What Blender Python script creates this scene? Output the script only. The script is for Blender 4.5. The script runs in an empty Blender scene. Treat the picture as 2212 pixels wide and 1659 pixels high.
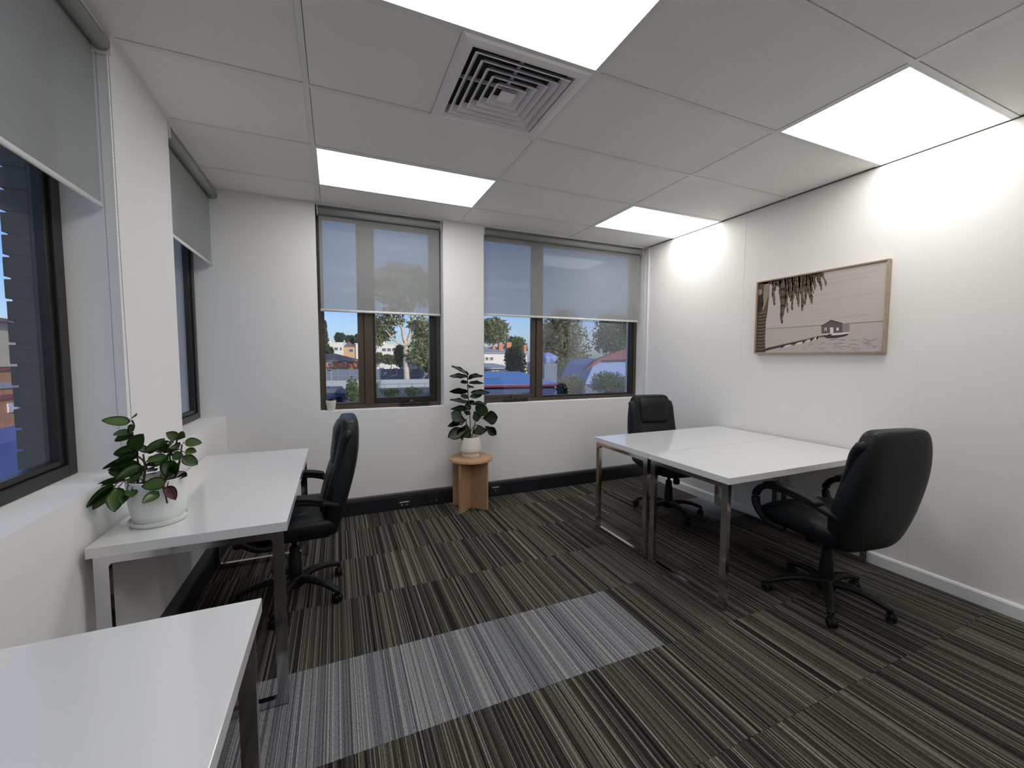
import bpy, bmesh, math, random
from mathutils import Vector, Matrix, Euler
R_ = math.radians
PI = math.pi
random.seed(7)
scn = bpy.context.scene
C = scn.collection

# ------------------------------------------------------------------ camera
CAM = Vector((-3.3205, -3.8142, 1.3876))
CROT = Euler((1.506658, -0.0025, -0.4049), 'XYZ')
FPX = 885.74
cam = bpy.data.cameras.new('camera'); camo = bpy.data.objects.new('camera', cam); C.objects.link(camo)
camo.location = CAM; camo.rotation_euler = CROT
cam.sensor_fit = 'HORIZONTAL'; cam.sensor_width = 36; cam.lens = 36*FPX/2212; cam.clip_start = .02; cam.clip_end = 2000
scn.camera = camo
# ------------------------------------------------------------------ sky, sun, exposure
LIGHT_E = 7.4
SKY_E = 0.125
SUN_E = 3.2
scn.view_settings.view_transform = 'Standard'; scn.view_settings.look = 'None'
scn.view_settings.exposure = 0.0; scn.view_settings.gamma = 1; scn.view_settings.use_curve_mapping = False
sun_dir = Vector((-0.30, 0.90, -0.34)).normalized()       # the way sunlight travels
w = bpy.data.worlds.new('world'); scn.world = w; w.use_nodes = True
nt = w.node_tree; nt.nodes.clear()
sk = nt.nodes.new('ShaderNodeTexSky'); sk.sky_type = 'NISHITA'; sk.sun_disc = False
sk.sun_elevation = R_(20); sk.sun_rotation = math.atan2(-sun_dir.x, -sun_dir.y); sk.ozone_density = 2.0; sk.dust_density = .8; sk.air_density = 1.0
# thin high cloud over the blue
tc = nt.nodes.new('ShaderNodeTexCoord'); mp = nt.nodes.new('ShaderNodeMapping'); mp.inputs['Scale'].default_value = (1, 1, 5)
nz = nt.nodes.new('ShaderNodeTexNoise'); nz.inputs['Scale'].default_value = 2.2; nz.inputs['Detail'].default_value = 6
rp = nt.nodes.new('ShaderNodeValToRGB'); rp.color_ramp.elements[0].position = .48; rp.color_ramp.elements[1].position = .78
rp.color_ramp.elements[1].color = (.75, .75, .75, 1)
mx = nt.nodes.new('ShaderNodeMix'); mx.data_type = 'RGBA'; mx.inputs['B'].default_value = (4.2, 4.6, 6.2, 1)
bg = nt.nodes.new('ShaderNodeBackground'); bg.inputs['Strength'].default_value = SKY_E
out = nt.nodes.new('ShaderNodeOutputWorld')
nt.links.new(tc.outputs['Generated'], mp.inputs['Vector']); nt.links.new(mp.outputs['Vector'], nz.inputs['Vector'])
nt.links.new(nz.outputs['Fac'], rp.inputs['Fac']); nt.links.new(rp.outputs['Color'], mx.inputs['Factor'])
tn = nt.nodes.new('ShaderNodeVectorMath'); tn.operation = 'MULTIPLY'; tn.inputs[1].default_value = (.80, .89, 1.20)
nt.links.new(sk.outputs['Color'], tn.inputs[0]); nt.links.new(tn.outputs[0], mx.inputs['A']); nt.links.new(mx.outputs['Result'], bg.inputs['Color'])
nt.links.new(bg.outputs['Background'], out.inputs['Surface'])
sl = bpy.data.lights.new('sun', 'SUN'); sl.energy = SUN_E; sl.angle = R_(.6); sl.color = (1, .86, .68)
so = bpy.data.objects.new('sun', sl); C.objects.link(so); so.rotation_euler = sun_dir.to_track_quat('-Z', 'Y').to_euler(); so.location = (0, -20, 20)

# ------------------------------------------------------------------ helpers
def col4(c): return (c[0], c[1], c[2], 1)
MATS = {}
def mat(name, col=(.5, .5, .5), rough=.5, metal=0, spec=.5, noise=None, bump=None, coat=0, emit=None, trans=None):
    """principled material; noise=(scale, amount) varies the colour, bump=(scale, strength)"""
    if name in MATS: return MATS[name]
    m = bpy.data.materials.new(name); m.use_nodes = True; n = m.node_tree; b = n.nodes['Principled BSDF']
    b.inputs['Base Color'].default_value = col4(col); b.inputs['Roughness'].default_value = rough
    b.inputs['Metallic'].default_value = metal; b.inputs['Specular IOR Level'].default_value = spec
    b.inputs['Coat Weight'].default_value = coat
    t = n.nodes.new('ShaderNodeTexCoord')
    if noise:
        z = n.nodes.new('ShaderNodeTexNoise'); z.inputs['Scale'].default_value = noise[0]; z.inputs['Detail'].default_value = 4
        n.links.new(t.outputs['Object'], z.inputs['Vector'])
        r = n.nodes.new('ShaderNodeValToRGB'); a = noise[1]
        r.color_ramp.elements[0].position = .3; r.color_ramp.elements[1].position = .7
        r.color_ramp.elements[0].color = col4([c*(1-a) for c in col]); r.color_ramp.elements[1].color = col4([min(1, c*(1+a)) for c in col])
        n.links.new(z.outputs['Fac'], r.inputs['Fac']); n.links.new(r.outputs['Color'], b.inputs['Base Color'])
    if bump:
        z = n.nodes.new('ShaderNodeTexNoise'); z.inputs['Scale'].default_value = bump[0]; z.inputs['Detail'].default_value = 3
        n.links.new(t.outputs['Object'], z.inputs['Vector'])
        bb = n.nodes.new('ShaderNodeBump'); bb.inputs['Strength'].default_value = bump[1]; bb.inputs['Distance'].default_value = .002
        n.links.new(z.outputs['Fac'], bb.inputs['Height']); n.links.new(bb.outputs['Normal'], b.inputs['Normal'])
    if emit:
        b.inputs['Emission Color'].default_value = col4(emit[0]); b.inputs['Emission Strength'].default_value = emit[1]
    MATS[name] = m
    return m

def obj(name, bm, m, parent=None, smooth=False, world=True):
    me = bpy.data.meshes.new(name)
    if parent is not None and world:
        off = Vector((0, 0, 0)); p = parent
        while p: off += p.location; p = p.parent
        bmesh.ops.translate(bm, verts=bm.verts, vec=-off)
    bm.to_mesh(me); bm.free()
    for mm in (m if isinstance(m, (list, tuple)) else [m]): me.materials.append(mm)
    if smooth:
        me.polygons.foreach_set('use_smooth', [True]*len(me.polygons))
    o = bpy.data.objects.new(name, me); C.objects.link(o)
    if parent is not None: o.parent = parent
    return o
def smooth_by_angle(o, deg=40):
    me = o.data; me.polygons.foreach_set('use_smooth', [True]*len(me.polygons))
    b = bmesh.new(); b.from_mesh(me)
    for e in b.edges:
        if len(e.link_faces) == 2 and e.calc_face_angle(0) > R_(deg): e.smooth = False
    b.to_mesh(me); b.free(); return o
def thing(name, label, cat, loc=(0, 0, 0), rotz=0, group=None):
    o = bpy.data.objects.new(name, None); C.objects.link(o); o.empty_display_size = .1
    o.location = loc; o.rotation_euler = (0, 0, rotz); o['label'] = label; o['category'] = cat
    if group: o['group'] = group
    return o
def tag(o, label, cat, group=None):
    o['label'] = label; o['category'] = cat
    if group: o['group'] = group
    return o
def struct(name, bm=None, m=None, parent=None):
    if bm is None:
        o = bpy.data.objects.new(name, None); C.objects.link(o); o.empty_display_size = .1
    else: o = obj(name, bm, m, parent)
    o['kind'] = 'structure'; return o
def NB(): return bmesh.new()
def box(bm, x0, x1, y0, y1, z0, z1, bev=0, mi=0):
    r = bmesh.ops.create_cube(bm, size=1)
    vs = r['verts']
    for v in vs:
        v.co = Vector((x0+(v.co.x+.5)*(x1-x0), y0+(v.co.y+.5)*(y1-y0), z0+(v.co.z+.5)*(z1-z0)))
    fs = {f for v in vs for f in v.link_faces}
    for f in fs: f.material_index = mi
    if bev:
        es = {e for v in vs for e in v.link_edges}
        bmesh.ops.bevel(bm, geom=list(es), offset=bev, segments=2, affect='EDGES', profile=.5)
    return vs
def bxo(name, x0, x1, y0, y1, z0, z1, m, parent=None, bev=0):
    b = NB(); box(b, x0, x1, y0, y1, z0, z1, bev); return obj(name, b, m, parent)
def loft(bm, rings, cap=True, closed=False, mi=0):
    vr = [[bm.verts.new(p) for p in r] for r in rings]
    n = len(vr[0]); L = len(vr)
    for i in range(L if closed else L-1):
        a, b = vr[i], vr[(i+1) % L]
        for k in range(n):
            f = bm.faces.new((a[k], a[(k+1) % n], b[(k+1) % n], b[k])); f.material_index = mi
    if cap and not closed:
        bm.faces.new(list(reversed(vr[0]))).material_index = mi; bm.faces.new(vr[-1]).material_index = mi
def lathe(bm, prof, c=(0, 0, 0), n=32, mi=0, cap=True):
    loft(bm, [[Vector((c[0]+r*math.cos(2*PI*k/n), c[1]+r*math.sin(2*PI*k/n), c[2]+z)) for k in range(n)] for r, z in prof], cap, mi=mi)
def frame_axes(t, up=Vector((0, 0, 1))):
    t = t.normalized(); s = t.cross(up)
    if s.length < 1e-4: s = Vector((1, 0, 0))
    s.normalize(); return s, s.cross(t).normalized()
def tube(bm, pts, rad, n=8, ry=None, up=Vector((0, 0, 1)), sq=2.0, cap=True, mi=0):
    """swept super-ellipse: rad = half width sideways, ry = half height (numbers or lists)"""
    pts = [Vector(p) for p in pts]; rings = []
    for i, p in enumerate(pts):
        t = (pts[min(i+1, len(pts)-1)]-pts[max(i-1, 0)])
        s, u = frame_axes(t, up)
        a = rad[i] if isinstance(rad, (list, tuple)) else rad
        b = a if ry is None else (ry[i] if isinstance(ry, (list, tuple)) else ry)
        ring = []
        for k in range(n):
            th = 2*PI*(k+.5)/n; cx, sx = math.cos(th), math.sin(th)
            ring.append(p+s*a*math.copysign(abs(cx)**(2/sq), cx)+u*b*math.copysign(abs(sx)**(2/sq), sx))
        rings.append(ring)
    loft(bm, rings, cap, mi=mi)
def smoothpath(pts, k=6):
    """Catmull-Rom"""
    P = [Vector(p) for p in pts]; P = [2*P[0]-P[1]]+P+[2*P[-1]-P[-2]]; o = []
    for i in range(1, len(P)-2):
        for j in range(k):
            t = j/k; a, b, c, d = P[i-1:i+3]
            o.append(.5*((2*b)+(c-a)*t+(2*a-5*b+4*c-d)*t*t+(3*b-a-3*c+d)*t**3))
    o.append(P[-2]); return o
def sring(cx, cy, cz, a, b, axis='z', n=32, p=4.0):
    r = []
    for k in range(n):
        th = 2*PI*(k+.5)/n; c, s = math.cos(th), math.sin(th)
        u = a*math.copysign(abs(c)**(2/p), c); v = b*math.copysign(abs(s)**(2/p), s)
        r.append(Vector((cx+u, cy+v, cz)) if axis == 'z' else Vector((cx-u, cy, cz+v)))
    return r
RM = CROT.to_matrix()
def at(px, py, Y):
    """the world point on the plane y=Y that stands behind a spot of the photograph (used for the far houses and trees)"""
    d = RM @ Vector(((px-1106)/FPX, -(py-829.5)/FPX, -1)); return CAM+d*((Y-CAM.y)/d.y)

# ------------------------------------------------------------------ materials
M_wall = mat('wall_paint', (.75, .745, .74), .75, spec=.25, bump=(60, .12))
M_panelw = mat('partition_vinyl', (.79, .775, .75), .6, spec=.3, noise=(300, .015), bump=(400, .1))
M_ceil = mat('ceiling_tile_vinyl', (.88, .87, .85), .8, spec=.2, bump=(250, .15))
M_bar = mat('ceiling_bar_enamel', (.80, .80, .77), .5)
M_dark = mat('plenum_dark', (.03, .03, .03), .9)
M_white = mat('white_gloss_enamel', (.78, .78, .77), .3)
M_desk = mat('white_lacquer', (.66, .66, .66), .09, spec=.5, coat=.25)
M_chrome = mat('polished_chrome', (.62, .62, .64), .12, metal=1)
M_leather = mat('black_leather', (.005, .0055, .0065), .45, spec=.27, bump=(180, .35))
M_plastic = mat('black_plastic', (.006, .006, .006), .5, spec=.25, bump=(500, .15))
M_duct = mat('black_skirting_duct', (.010, .010, .013), .38)
M_bronze = mat('bronze_aluminium', (.070, .053, .037), .38, metal=.3, noise=(20, .12))
M_black_al = mat('dark_bronze_aluminium', (.018, .016, .016), .35, metal=.2)
M_oak = None
M_pot = mat('white_ceramic_speckled', (.74, .76, .74), .35, noise=(260, .03))
M_pot2 = mat('cream_ceramic', (.66, .63, .57), .6, noise=(120, .08))
M_soil = mat('potting_soil', (.02, .014, .01), .95, bump=(80, 1))

def glass_mat(name, tint, f0):
    """tinted pane: Schlick reflection over straight-through tinted transmission"""
    m = bpy.data.materials.new(name); m.use_nodes = True; n = m.node_tree; n.nodes.clear(); L = n.links.new
    o = n.nodes.new('ShaderNodeOutputMaterial'); t = n.nodes.new('ShaderNodeBsdfTransparent'); t.inputs[0].default_value = col4(tint)
    g = n.nodes.new('ShaderNodeBsdfGlossy'); g.inputs['Roughness'].default_value = 0; g.inputs[0].default_value = (1, 1, 1, 1)
    lw = n.nodes.new('ShaderNodeLayerWeight'); lw.inputs['Blend'].default_value = .5
    p = n.nodes.new('ShaderNodeMath'); p.operation = 'POWER'; p.inputs[1].default_value = 5; L(lw.outputs['Facing'], p.inputs[0])
    q = n.nodes.new('ShaderNodeMath'); q.operation = 'MULTIPLY_ADD'; q.inputs[1].default_value = 1-f0; q.inputs[2].default_value = f0; L(p.outputs[0], q.inputs[0])
    x = n.nodes.new('ShaderNodeMixShader')
    L(q.outputs[0], x.inputs[0]); L(t.outputs[0], x.inputs[1]); L(g.outputs[0], x.inputs[2]); L(x.outputs[0], o.inputs[0])
    return m
M_glass = glass_mat('tinted_glass', (.90, .94, .985), .035)
M_glass2 = glass_mat('reflective_tinted_glass', (.84, .88, .96), .13)

def blind_mat():
    m = bpy.data.materials.new('screen_fabric'); m.use_nodes = True; n = m.node_tree; n.nodes.clear()
    o = n.nodes.new('ShaderNodeOutputMaterial')
    d = n.nodes.new('ShaderNodeBsdfDiffuse'); d.inputs[0].default_value = (.40, .405, .395, 1)
    l = n.nodes.new('ShaderNodeBsdfTranslucent'); l.inputs[0].default_value = (.40, .40, .42, 1)
    t = n.nodes.new('ShaderNodeBsdfTransparent')
    a = n.nodes.new('ShaderNodeMixShader'); a.inputs[0].default_value = .16
    b = n.nodes.new('ShaderNodeMixShader'); b.inputs[0].default_value = .47
    # fine weave relief
    tc = n.nodes.new('ShaderNodeTexCoord'); z = n.nodes.new('ShaderNodeTexNoise'); z.inputs['Scale'].default_value = 500
    bp = n.nodes.new('ShaderNodeBump'); bp.inputs['Strength'].default_value = .15; bp.inputs['Distance'].default_value = .001
    n.links.new(tc.outputs['Object'], z.inputs['Vector']); n.links.new(z.outputs['Fac'], bp.inputs['Height']); n.links.new(bp.outputs['Normal'], d.inputs['Normal'])
    n.links.new(d.outputs[0], a.inputs[1]); n.links.new(l.outputs[0], a.inputs[2]); n.links.new(a.outputs[0], b.inputs[1]); n.links.new(t.outputs[0], b.inputs[2]); n.links.new(b.outputs[0], o.inputs[0])
    return m
M_blind = blind_mat()
M_tube = mat('blind_roll_fabric', (.30, .305, .285), .7)

def carpet_mat(name, cols, seed):
    """striped loop pile: 1D random stripes of two widths, each tile of its own"""
    m = bpy.data.materials.new(name); m.use_nodes = True; n = m.node_tree; b = n.nodes['Principled BSDF']; L = n.links.new
    b.inputs['Roughness'].default_value = .95; b.inputs['Specular IOR Level'].default_value = .1
    tc = n.nodes.new('ShaderNodeTexCoord'); sp = n.nodes.new('ShaderNodeSeparateXYZ'); L(tc.outputs['Object'], sp.inputs[0])
    oi = n.nodes.new('ShaderNodeObjectInfo')
    md = n.nodes.new('ShaderNodeMath'); md.operation = 'MULTIPLY_ADD'; md.inputs[1].default_value = 60; L(oi.outputs['Random'], md.inputs[0]); L(sp.outputs['X'], md.inputs[2])
    def vor(scale):
        v = n.nodes.new('ShaderNodeTexVoronoi'); v.voronoi_dimensions = '1D'; v.inputs['Scale'].default_value = scale; v.inputs['Randomness'].default_value = 1
        L(md.outputs[0], v.inputs['W']); s = n.nodes.new('ShaderNodeSeparateColor'); L(v.outputs['Color'], s.inputs[0]); return s.outputs[0]
    def ramp(src, stops):
        r = n.nodes.new('ShaderNodeValToRGB'); r.color_ramp.interpolation = 'CONSTANT'; e = r.color_ramp.elements
        e[0].position = 0; e[0].color = col4(stops[0][1]); e[1].position = stops[1][0]; e[1].color = col4(stops[1][1])
        for p, c in stops[2:]: q = e.new(p); q.color = col4(c)
        L(src, r.inputs['Fac']); return r.outputs['Color']
    A = ramp(vor(88), cols[0]); B = ramp(vor(300), cols[1])
    mx = n.nodes.new('ShaderNodeMix'); mx.data_type = 'RGBA'; mx.inputs['Factor'].default_value = .55; L(A, mx.inputs['A']); L(B, mx.inputs['B'])
    z = n.nodes.new('ShaderNodeTexNoise'); z.inputs['Scale'].default_value = 1; z.inputs['Detail'].default_value = 3
    mp = n.nodes.new('ShaderNodeMapping'); mp.inputs['Scale'].default_value = (350, 90, 1); L(tc.outputs['Object'], mp.inputs[0]); L(mp.outputs[0], z.inputs['Vector'])
    mr = n.nodes.new('ShaderNodeMapRange'); mr.inputs['From Min'].default_value = .3; mr.inputs['From Max'].default_value = .7; mr.inputs['To Min'].default_value = .62; mr.inputs['To Max'].default_value = 1.38
    L(z.outputs['Fac'], mr.inputs['Value'])
    mu = n.nodes.new('ShaderNodeVectorMath'); mu.operation = 'SCALE'; L(mx.outputs['Result'], mu.inputs[0]); L(mr.outputs[0], mu.inputs['Scale'])
    L(mu.outputs[0], b.inputs['Base Color'])
    bp = n.nodes.new('ShaderNodeBump'); bp.inputs['Strength'].default_value = .5; bp.inputs['Distance'].default_value = .002
    L(z.outputs['Fac'], bp.inputs['Height']); L(bp.outputs['Normal'], b.inputs['Normal'])
    return m
k = .012
M_carpet = carpet_mat('striped_carpet_dark', (
    [(0, (.011, .010, .009)), (.25, (.034, .030, .025)), (.55, (.066, .058, .046)), (.8, (.115, .105, .085))],
    [(0, (.004, .004, .004)), (.30, (.030, .027, .023)), (.60, (.072, .067, .056)), (.83, (.26, .245, .215))]), 1)
M_carpet2 = carpet_mat('striped_carpet_pale', (
    [(0, (.072, .075, .082)), (.25, (.115, .118, .127)), (.55, (.175, .178, .185)), (.8, (.22, .22, .215))],
    [(0, (.045, .045, .05)), (.26, (.14, .142, .15)), (.62, (.20, .20, .20)), (.84, (.36, .36, .35))]), 2)

def oak_mat():
    m = bpy.data.materials.new('pale_oak_veneer'); m.use_nodes = True; n = m.node_tree; b = n.nodes['Principled BSDF']; L = n.links.new
    b.inputs['Roughness'].default_value = .45
    tc = n.nodes.new('ShaderNodeTexCoord'); mp = n.nodes.new('ShaderNodeMapping'); mp.inputs['Scale'].default_value = (60, 60, 5)
    z = n.nodes.new('ShaderNodeTexNoise'); z.inputs['Scale'].default_value = 1.4; z.inputs['Detail'].default_value = 5; z.inputs['Distortion'].default_value = .4
    r = n.nodes.new('ShaderNodeValToRGB'); r.color_ramp.elements[0].position = .3; r.color_ramp.elements[1].position = .75
    r.color_ramp.elements[0].color = (.34, .195, .098, 1); r.color_ramp.elements[1].color = (.49, .30, .165, 1)
    L(tc.outputs['Object'], mp.inputs[0]); L(mp.outputs[0], z.inputs['Vector']); L(z.outputs['Fac'], r.inputs[0]); L(r.outputs[0], b.inputs['Base Color'])
    return m
M_oak = oak_mat()

# ------------------------------------------------------------------ dimensions
H = 2.6535
XL = -4.122                 # inner face of the left wall
YF = -5.6                   # wall behind the camera
SZ = .925                   # sill height
WT = .155                   # reveal depth to the frame
xA, xB, xC = -1.019, -2.219, -3.419
def ln(k): return -.398-.6*(3-k)

# ------------------------------------------------------------------ floor of carpet tiles
b = NB(); box(b, -4.6, .12, YF-.15, .3, -.30, -.008); floor = struct('floor', b, M_dark)
cache = {}
xs = [-1.885+.5*k for k in range(-5, 5)]; ys = [-1.857+.5*k for k in range(-8, 5)]
for i in range(len(xs)-1):
    for j in range(len(ys)-1):
        x0, x1 = max(xs[i], XL), min(xs[i+1], 0); y0, y1 = max(ys[j], YF), min(ys[j+1], 0)
        if x1-x0 < .01 or y1-y0 < .01: continue
        pale = (abs(ys[j]+2.357) < .01 and -3.9 < xs[i] < -2.3) or (i == len(xs)-2 and abs(ys[j]+1.357) < .01)
        key = (round(x1-x0, 3), round(y1-y0, 3), pale)
        if key not in cache:
            bb = NB(); hx, hy = (x1-x0)/2-.0006, (y1-y0)/2-.0006; box(bb, -hx, hx, -hy, hy, -.008, 0)
            me = bpy.data.meshes.new('carpet_tile'); bb.to_mesh(me); bb.free(); me.materials.append(M_carpet2 if pale else M_carpet); cache[key] = me
        o = bpy.data.objects.new('carpet_tile', cache[key]); C.objects.link(o); o.parent = floor; o.location = ((x0+x1)/2, (y0+y1)/2, 0)
        if pale: o['label'] = 'paler grey striped carpet tile'

# ------------------------------------------------------------------ walls
W3 = (-3.452, -2.385); W4 = (-1.985, -.012); HZ = 2.645
b = NB()
box(b, -4.45, .3, 0, .32, -.3, SZ)
for a, c in ((-4.45, W3[0]), (W3[1], W4[0]), (W4[1], .3)): box(b, a, c, 0, .32, SZ, HZ)
box(b, -4.45, .3, 0, .32, HZ, 3.0)
struct('wall_back', b, M_wall)
W1 = (-4.25, -1.63); W2 = (-.985, 0)
b = NB()
box(b, -4.45, XL, YF, 0, -.3, SZ-.005)
for a, c in ((YF, W1[0]), (W1[1], W2[0])): box(b, -4.36, XL, a, c, SZ-.005, HZ)
box(b, -4.45, XL, YF, 0, HZ, 3.0)
struct('wall_left', b, M_wall)
b = NB(); box(b, -4.45, .3, YF-.15, YF, -.3, 3.0); struct('wall_front', b, M_wall)
# right: a partition of vinyl faced panels with hairline joints
b = NB(); box(b, .012, .12, YF, -.002, -.3, 3.0); wr = struct('wall_right', b, mat('joint_grey', (.35, .35, .34), .7))
joints = [YF, -4.875, -3.665, -2.455, -1.245, -.002]
for i in range(len(joints)-1):
    bb = NB(); box(bb, 0, .012, joints[i]+.0015, joints[i+1]-.0015, 0, H-.006, .0015); obj('panel', bb, M_panelw, wr)
for y in joints[1:-1]:
    bxo('joint_strip', -.0012, .004, y-.006, y+.006, .08, H-.01, M_panelw, wr)
# skirting on the partition, with its bevelled top
b = NB()
pr = [(0, 0), (-.014, 0), (-.014, .066), (-.008, .078), (0, .080)]
loft(b, [[Vector((x, y, z)) for x, z in pr] for y in (YF, -.003)]); struct('baseboard_right', b, M_white)
# corner post of the partition
b = NB(); box(b, -.006, 0, -.060, -.004, .0, H-.004, .002); box(b, -.014, -.006, -.052, -.044, .08, H-.006); struct('trim_1', b, M_white)

# black skirting ducts with lids and sockets
def duct(name, x0, x1, y0, y1, axis):
    b = NB(); box(b, x0, x1, y0, y1, 0, .118, .002); d = struct(name, b, M_duct)
    lid = mat('duct_lid', (.035, .034, .038), .45)
    n = 5
    for i in range(n):
        if axis == 'x':
            a = x0+(x1-x0)*i/n; c = x0+(x1-x0)*(i+1)/n; bxo('duct_lid', a+.001, c-.001, y0-.003, y1, .1182, .146+.001*(i % 2), lid, d, .002)
        else:
            a = y0+(y1-y0)*i/n; c = y0+(y1-y0)*(i+1)/n; bxo('duct_lid', x0, x1+.003, a+.001, c-.001, .1182, .146, lid, d, .002)
    return d
db = duct('baseboard_back', -4.07, -.016, -.045, 0, 'x')
duct('baseboard_left', XL, -4.075, YF, 0, 'y')
M_sock = mat('socket_black', (.02, .02, .022), .3); M_mark = mat('pale_plastic', (.6, .6, .6), .4); M_steel = mat('brushed_steel', (.5, .5, .5), .3, metal=1)
def socket(px, wide, marks):
    s = bxo('socket_plate', px-wide/2, px+wide/2, -.052, -.0455, .022, .108, M_sock, db, .002)
    for kind, dx, z, w_ in marks:
        if kind == 'bar': bxo('label_strip', px+dx-w_/2, px+dx+w_/2, -.0545, -.052, z-.004, z+.004, M_mark, s)
        else:
            bb = NB(); n = 16
            loft(bb, [[Vector((px+dx+r*math.cos(2*PI*k/n), y, z+r*math.sin(2*PI*k/n))) for k in range(n)] for r, y in ((w_, -.052), (w_, -.055), (w_*.55, -.055), (w_*.55, -.0535))])
            obj('jack', bb, M_steel, s, smooth=False)
socket(-2.775, .13, [('bar', -.0, .068, .085), ('jack', -.022, .044, .010), ('jack', .022, .044, .010)])
socket(-2.50, .10, [('jack', .02, .045, .006)])
socket(-1.885, .12, [('bar', 0, .095, .07), ('jack', .0, .062, .010)])

# ------------------------------------------------------------------ ceiling: slab, bars, tiles
b = NB(); box(b, -4.45, .3, YF-.15, .32, 2.70, 2.80); ceil = struct('ceiling', b, M_dark)
gx = [XL, xC, xB, xA, 0]; gy = [YF]+[ln(k) for k in range(-5, 4)]+[0]
gy = sorted(set(gy)); bw = .012; gap = .0025
lit = {(1, 2), (3, 2), (1, -1), (3, -1), (1, -4), (3, -4)}
bars = []
for x in (xA, xB, xC): bars.append((x-bw, x+bw, YF, 0))
for y in gy[1:-1]:
    for i in range(4): bars.append((gx[i]+(bw if i else 0), gx[i+1]-(bw if i < 3 else 0), y-bw, y+bw))
for q in bars: bxo('ceiling_bar', q[0], q[1], q[2], q[3], H, H+.03, M_bar, ceil)
# wall angles
bxo('wall_angle', XL, XL+.022, W1[1], W2[0], H-.0015, H+.002, M_white, ceil)
bxo('wall_angle', XL, XL+.022, YF, W1[0], H-.0015, H+.002, M_white, ceil)
bxo('wall_angle', XL, W3[0], -.020, 0, H-.001, H+.002, M_white, ceil)
bxo('wall_angle', W3[1], W4[0], -.020, 0, H-.001, H+.002, M_white, ceil)
for i in range(4):
    for j in range(len(gy)-1):
        kk = round((gy[j]+.398)/.6)+3 if gy[j] > YF else -99
        x0, x1, y0, y1 = gx[i], gx[i+1], gy[j], gy[j+1]
        if (i, kk) in lit: continue
        x0 += (bw+gap) if i else 0; x1 -= (bw+.0005) if i < 3 else .004
        y0 += bw+.0005 if gy[j] > YF else 0; y1 -= (bw+gap) if gy[j+1] < 0 else 0
        if (i, kk) == (1, 0): x1 = xB-bw-.6085
        # where the ceiling runs into the window recesses it stops at the wall line
        bxo('ceiling_tile', x0, x1, y0, y1, H+.003, H+.016, M_ceil, ceil, .0008)

# panel lights
M_diff = mat('lit_diffuser', (.9, .9, .9), .4, emit=((1.0, .985, .965), LIGHT_E))
lnames = {(1, 2): 'white ceiling panel light nearest the left back window', (3, 2): 'small white ceiling panel light in the far right corner, against the partition',
          (1, -1): 'large ceiling panel light cut by the top of the photo, beside the square air vent', (3, -1): 'bright ceiling panel light above the framed picture, against the right partition',
          (1, -4): 'ceiling panel light behind the viewpoint, on the left side', (3, -4): 'ceiling panel light behind the viewpoint, against the right partition'}
for (i, kk), lab in lnames.items():
    x0, x1, y0, y1 = gx[i]+bw, gx[i+1]-(bw if i < 3 else .002), ln(kk)+bw, ln(kk+1)-bw
    t = thing('ceiling_light', lab, 'ceiling light', ((x0+x1)/2, (y0+y1)/2, H), 0, 'recessed ceiling panel lights')
    f = .008; bb = NB()
    for q in ((x0, x0+f, y0, y1), (x1-f, x1, y0, y1), (x0+f, x1-f, y0, y0+f), (x0+f, x1-f, y1-f, y1)): box(bb, q[0], q[1], q[2], q[3], H-.001, H+.02)
    obj('frame', bb, M_white, t)
    bxo('diffuser', x0+f, x1-f, y0+f, y1-f, H+.002, H+.012, M_diff, t)
    bxo('housing', x0+.004, x1-.004, y0+.004, y1-.004, H+.0205, H+.044, M_white, t)

# square air vent: plate, nested flared louvres, square centre
vx, vy = xB-bw-.305, (ln(0)+ln(1))/2
t = thing('ceiling_vent', 'square white ceiling air vent of nested flared louvres', 'air vent', (vx, vy, H))
M_vent = mat('vent_enamel', (.86, .84, .86), .45)
def sq(h, z, r=0): return [Vector((vx+a*h, vy+c*h, z)) for a, c in ((-1, -1), (1, -1), (1, 1), (-1, 1))]
bb = NB(); loft(bb, [sq(.240, H+.042), sq(.243, H-.004), sq(.262, H-.009), sq(.286, H-.006), sq(.302, H-.001), sq(.302, H+.016), sq(.2405, H+.042)], cap=False); obj('frame', bb, M_vent, t)
for h in (.227, .190, .152, .114, .076):
    bb = NB(); loft(bb, [sq(h-.029, H+.020), sq(h-.004, H-.010), sq(h, H-.012), sq(h+.0008, H-.009), sq(h-.027, H+.0215), sq(h-.029, H+.020)], cap=False); obj('louvre', bb, M_vent, t)
bb = NB(); loft(bb, [sq(.016, H+.02), sq(.038, H-.010), sq(.037, H-.013)]); obj('centre_plate', bb, M_vent, t)
bb = NB(); box(bb, vx-.23, vx+.23, vy-.006, vy+.006, H+.028, H+.040); obj('cross_bar', bb, M_vent, t)
bb = NB(); box(bb, vx-.006, vx+.006, vy-.23, vy+.23, H+.028, H+.040); obj('cross_bar', bb, M_vent, t)
bb = NB(); box(bb, vx-.24, vx+.24, vy-.24, vy+.24, H+.0445, H+.046); obj('neck', bb, M_dark, t)

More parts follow.
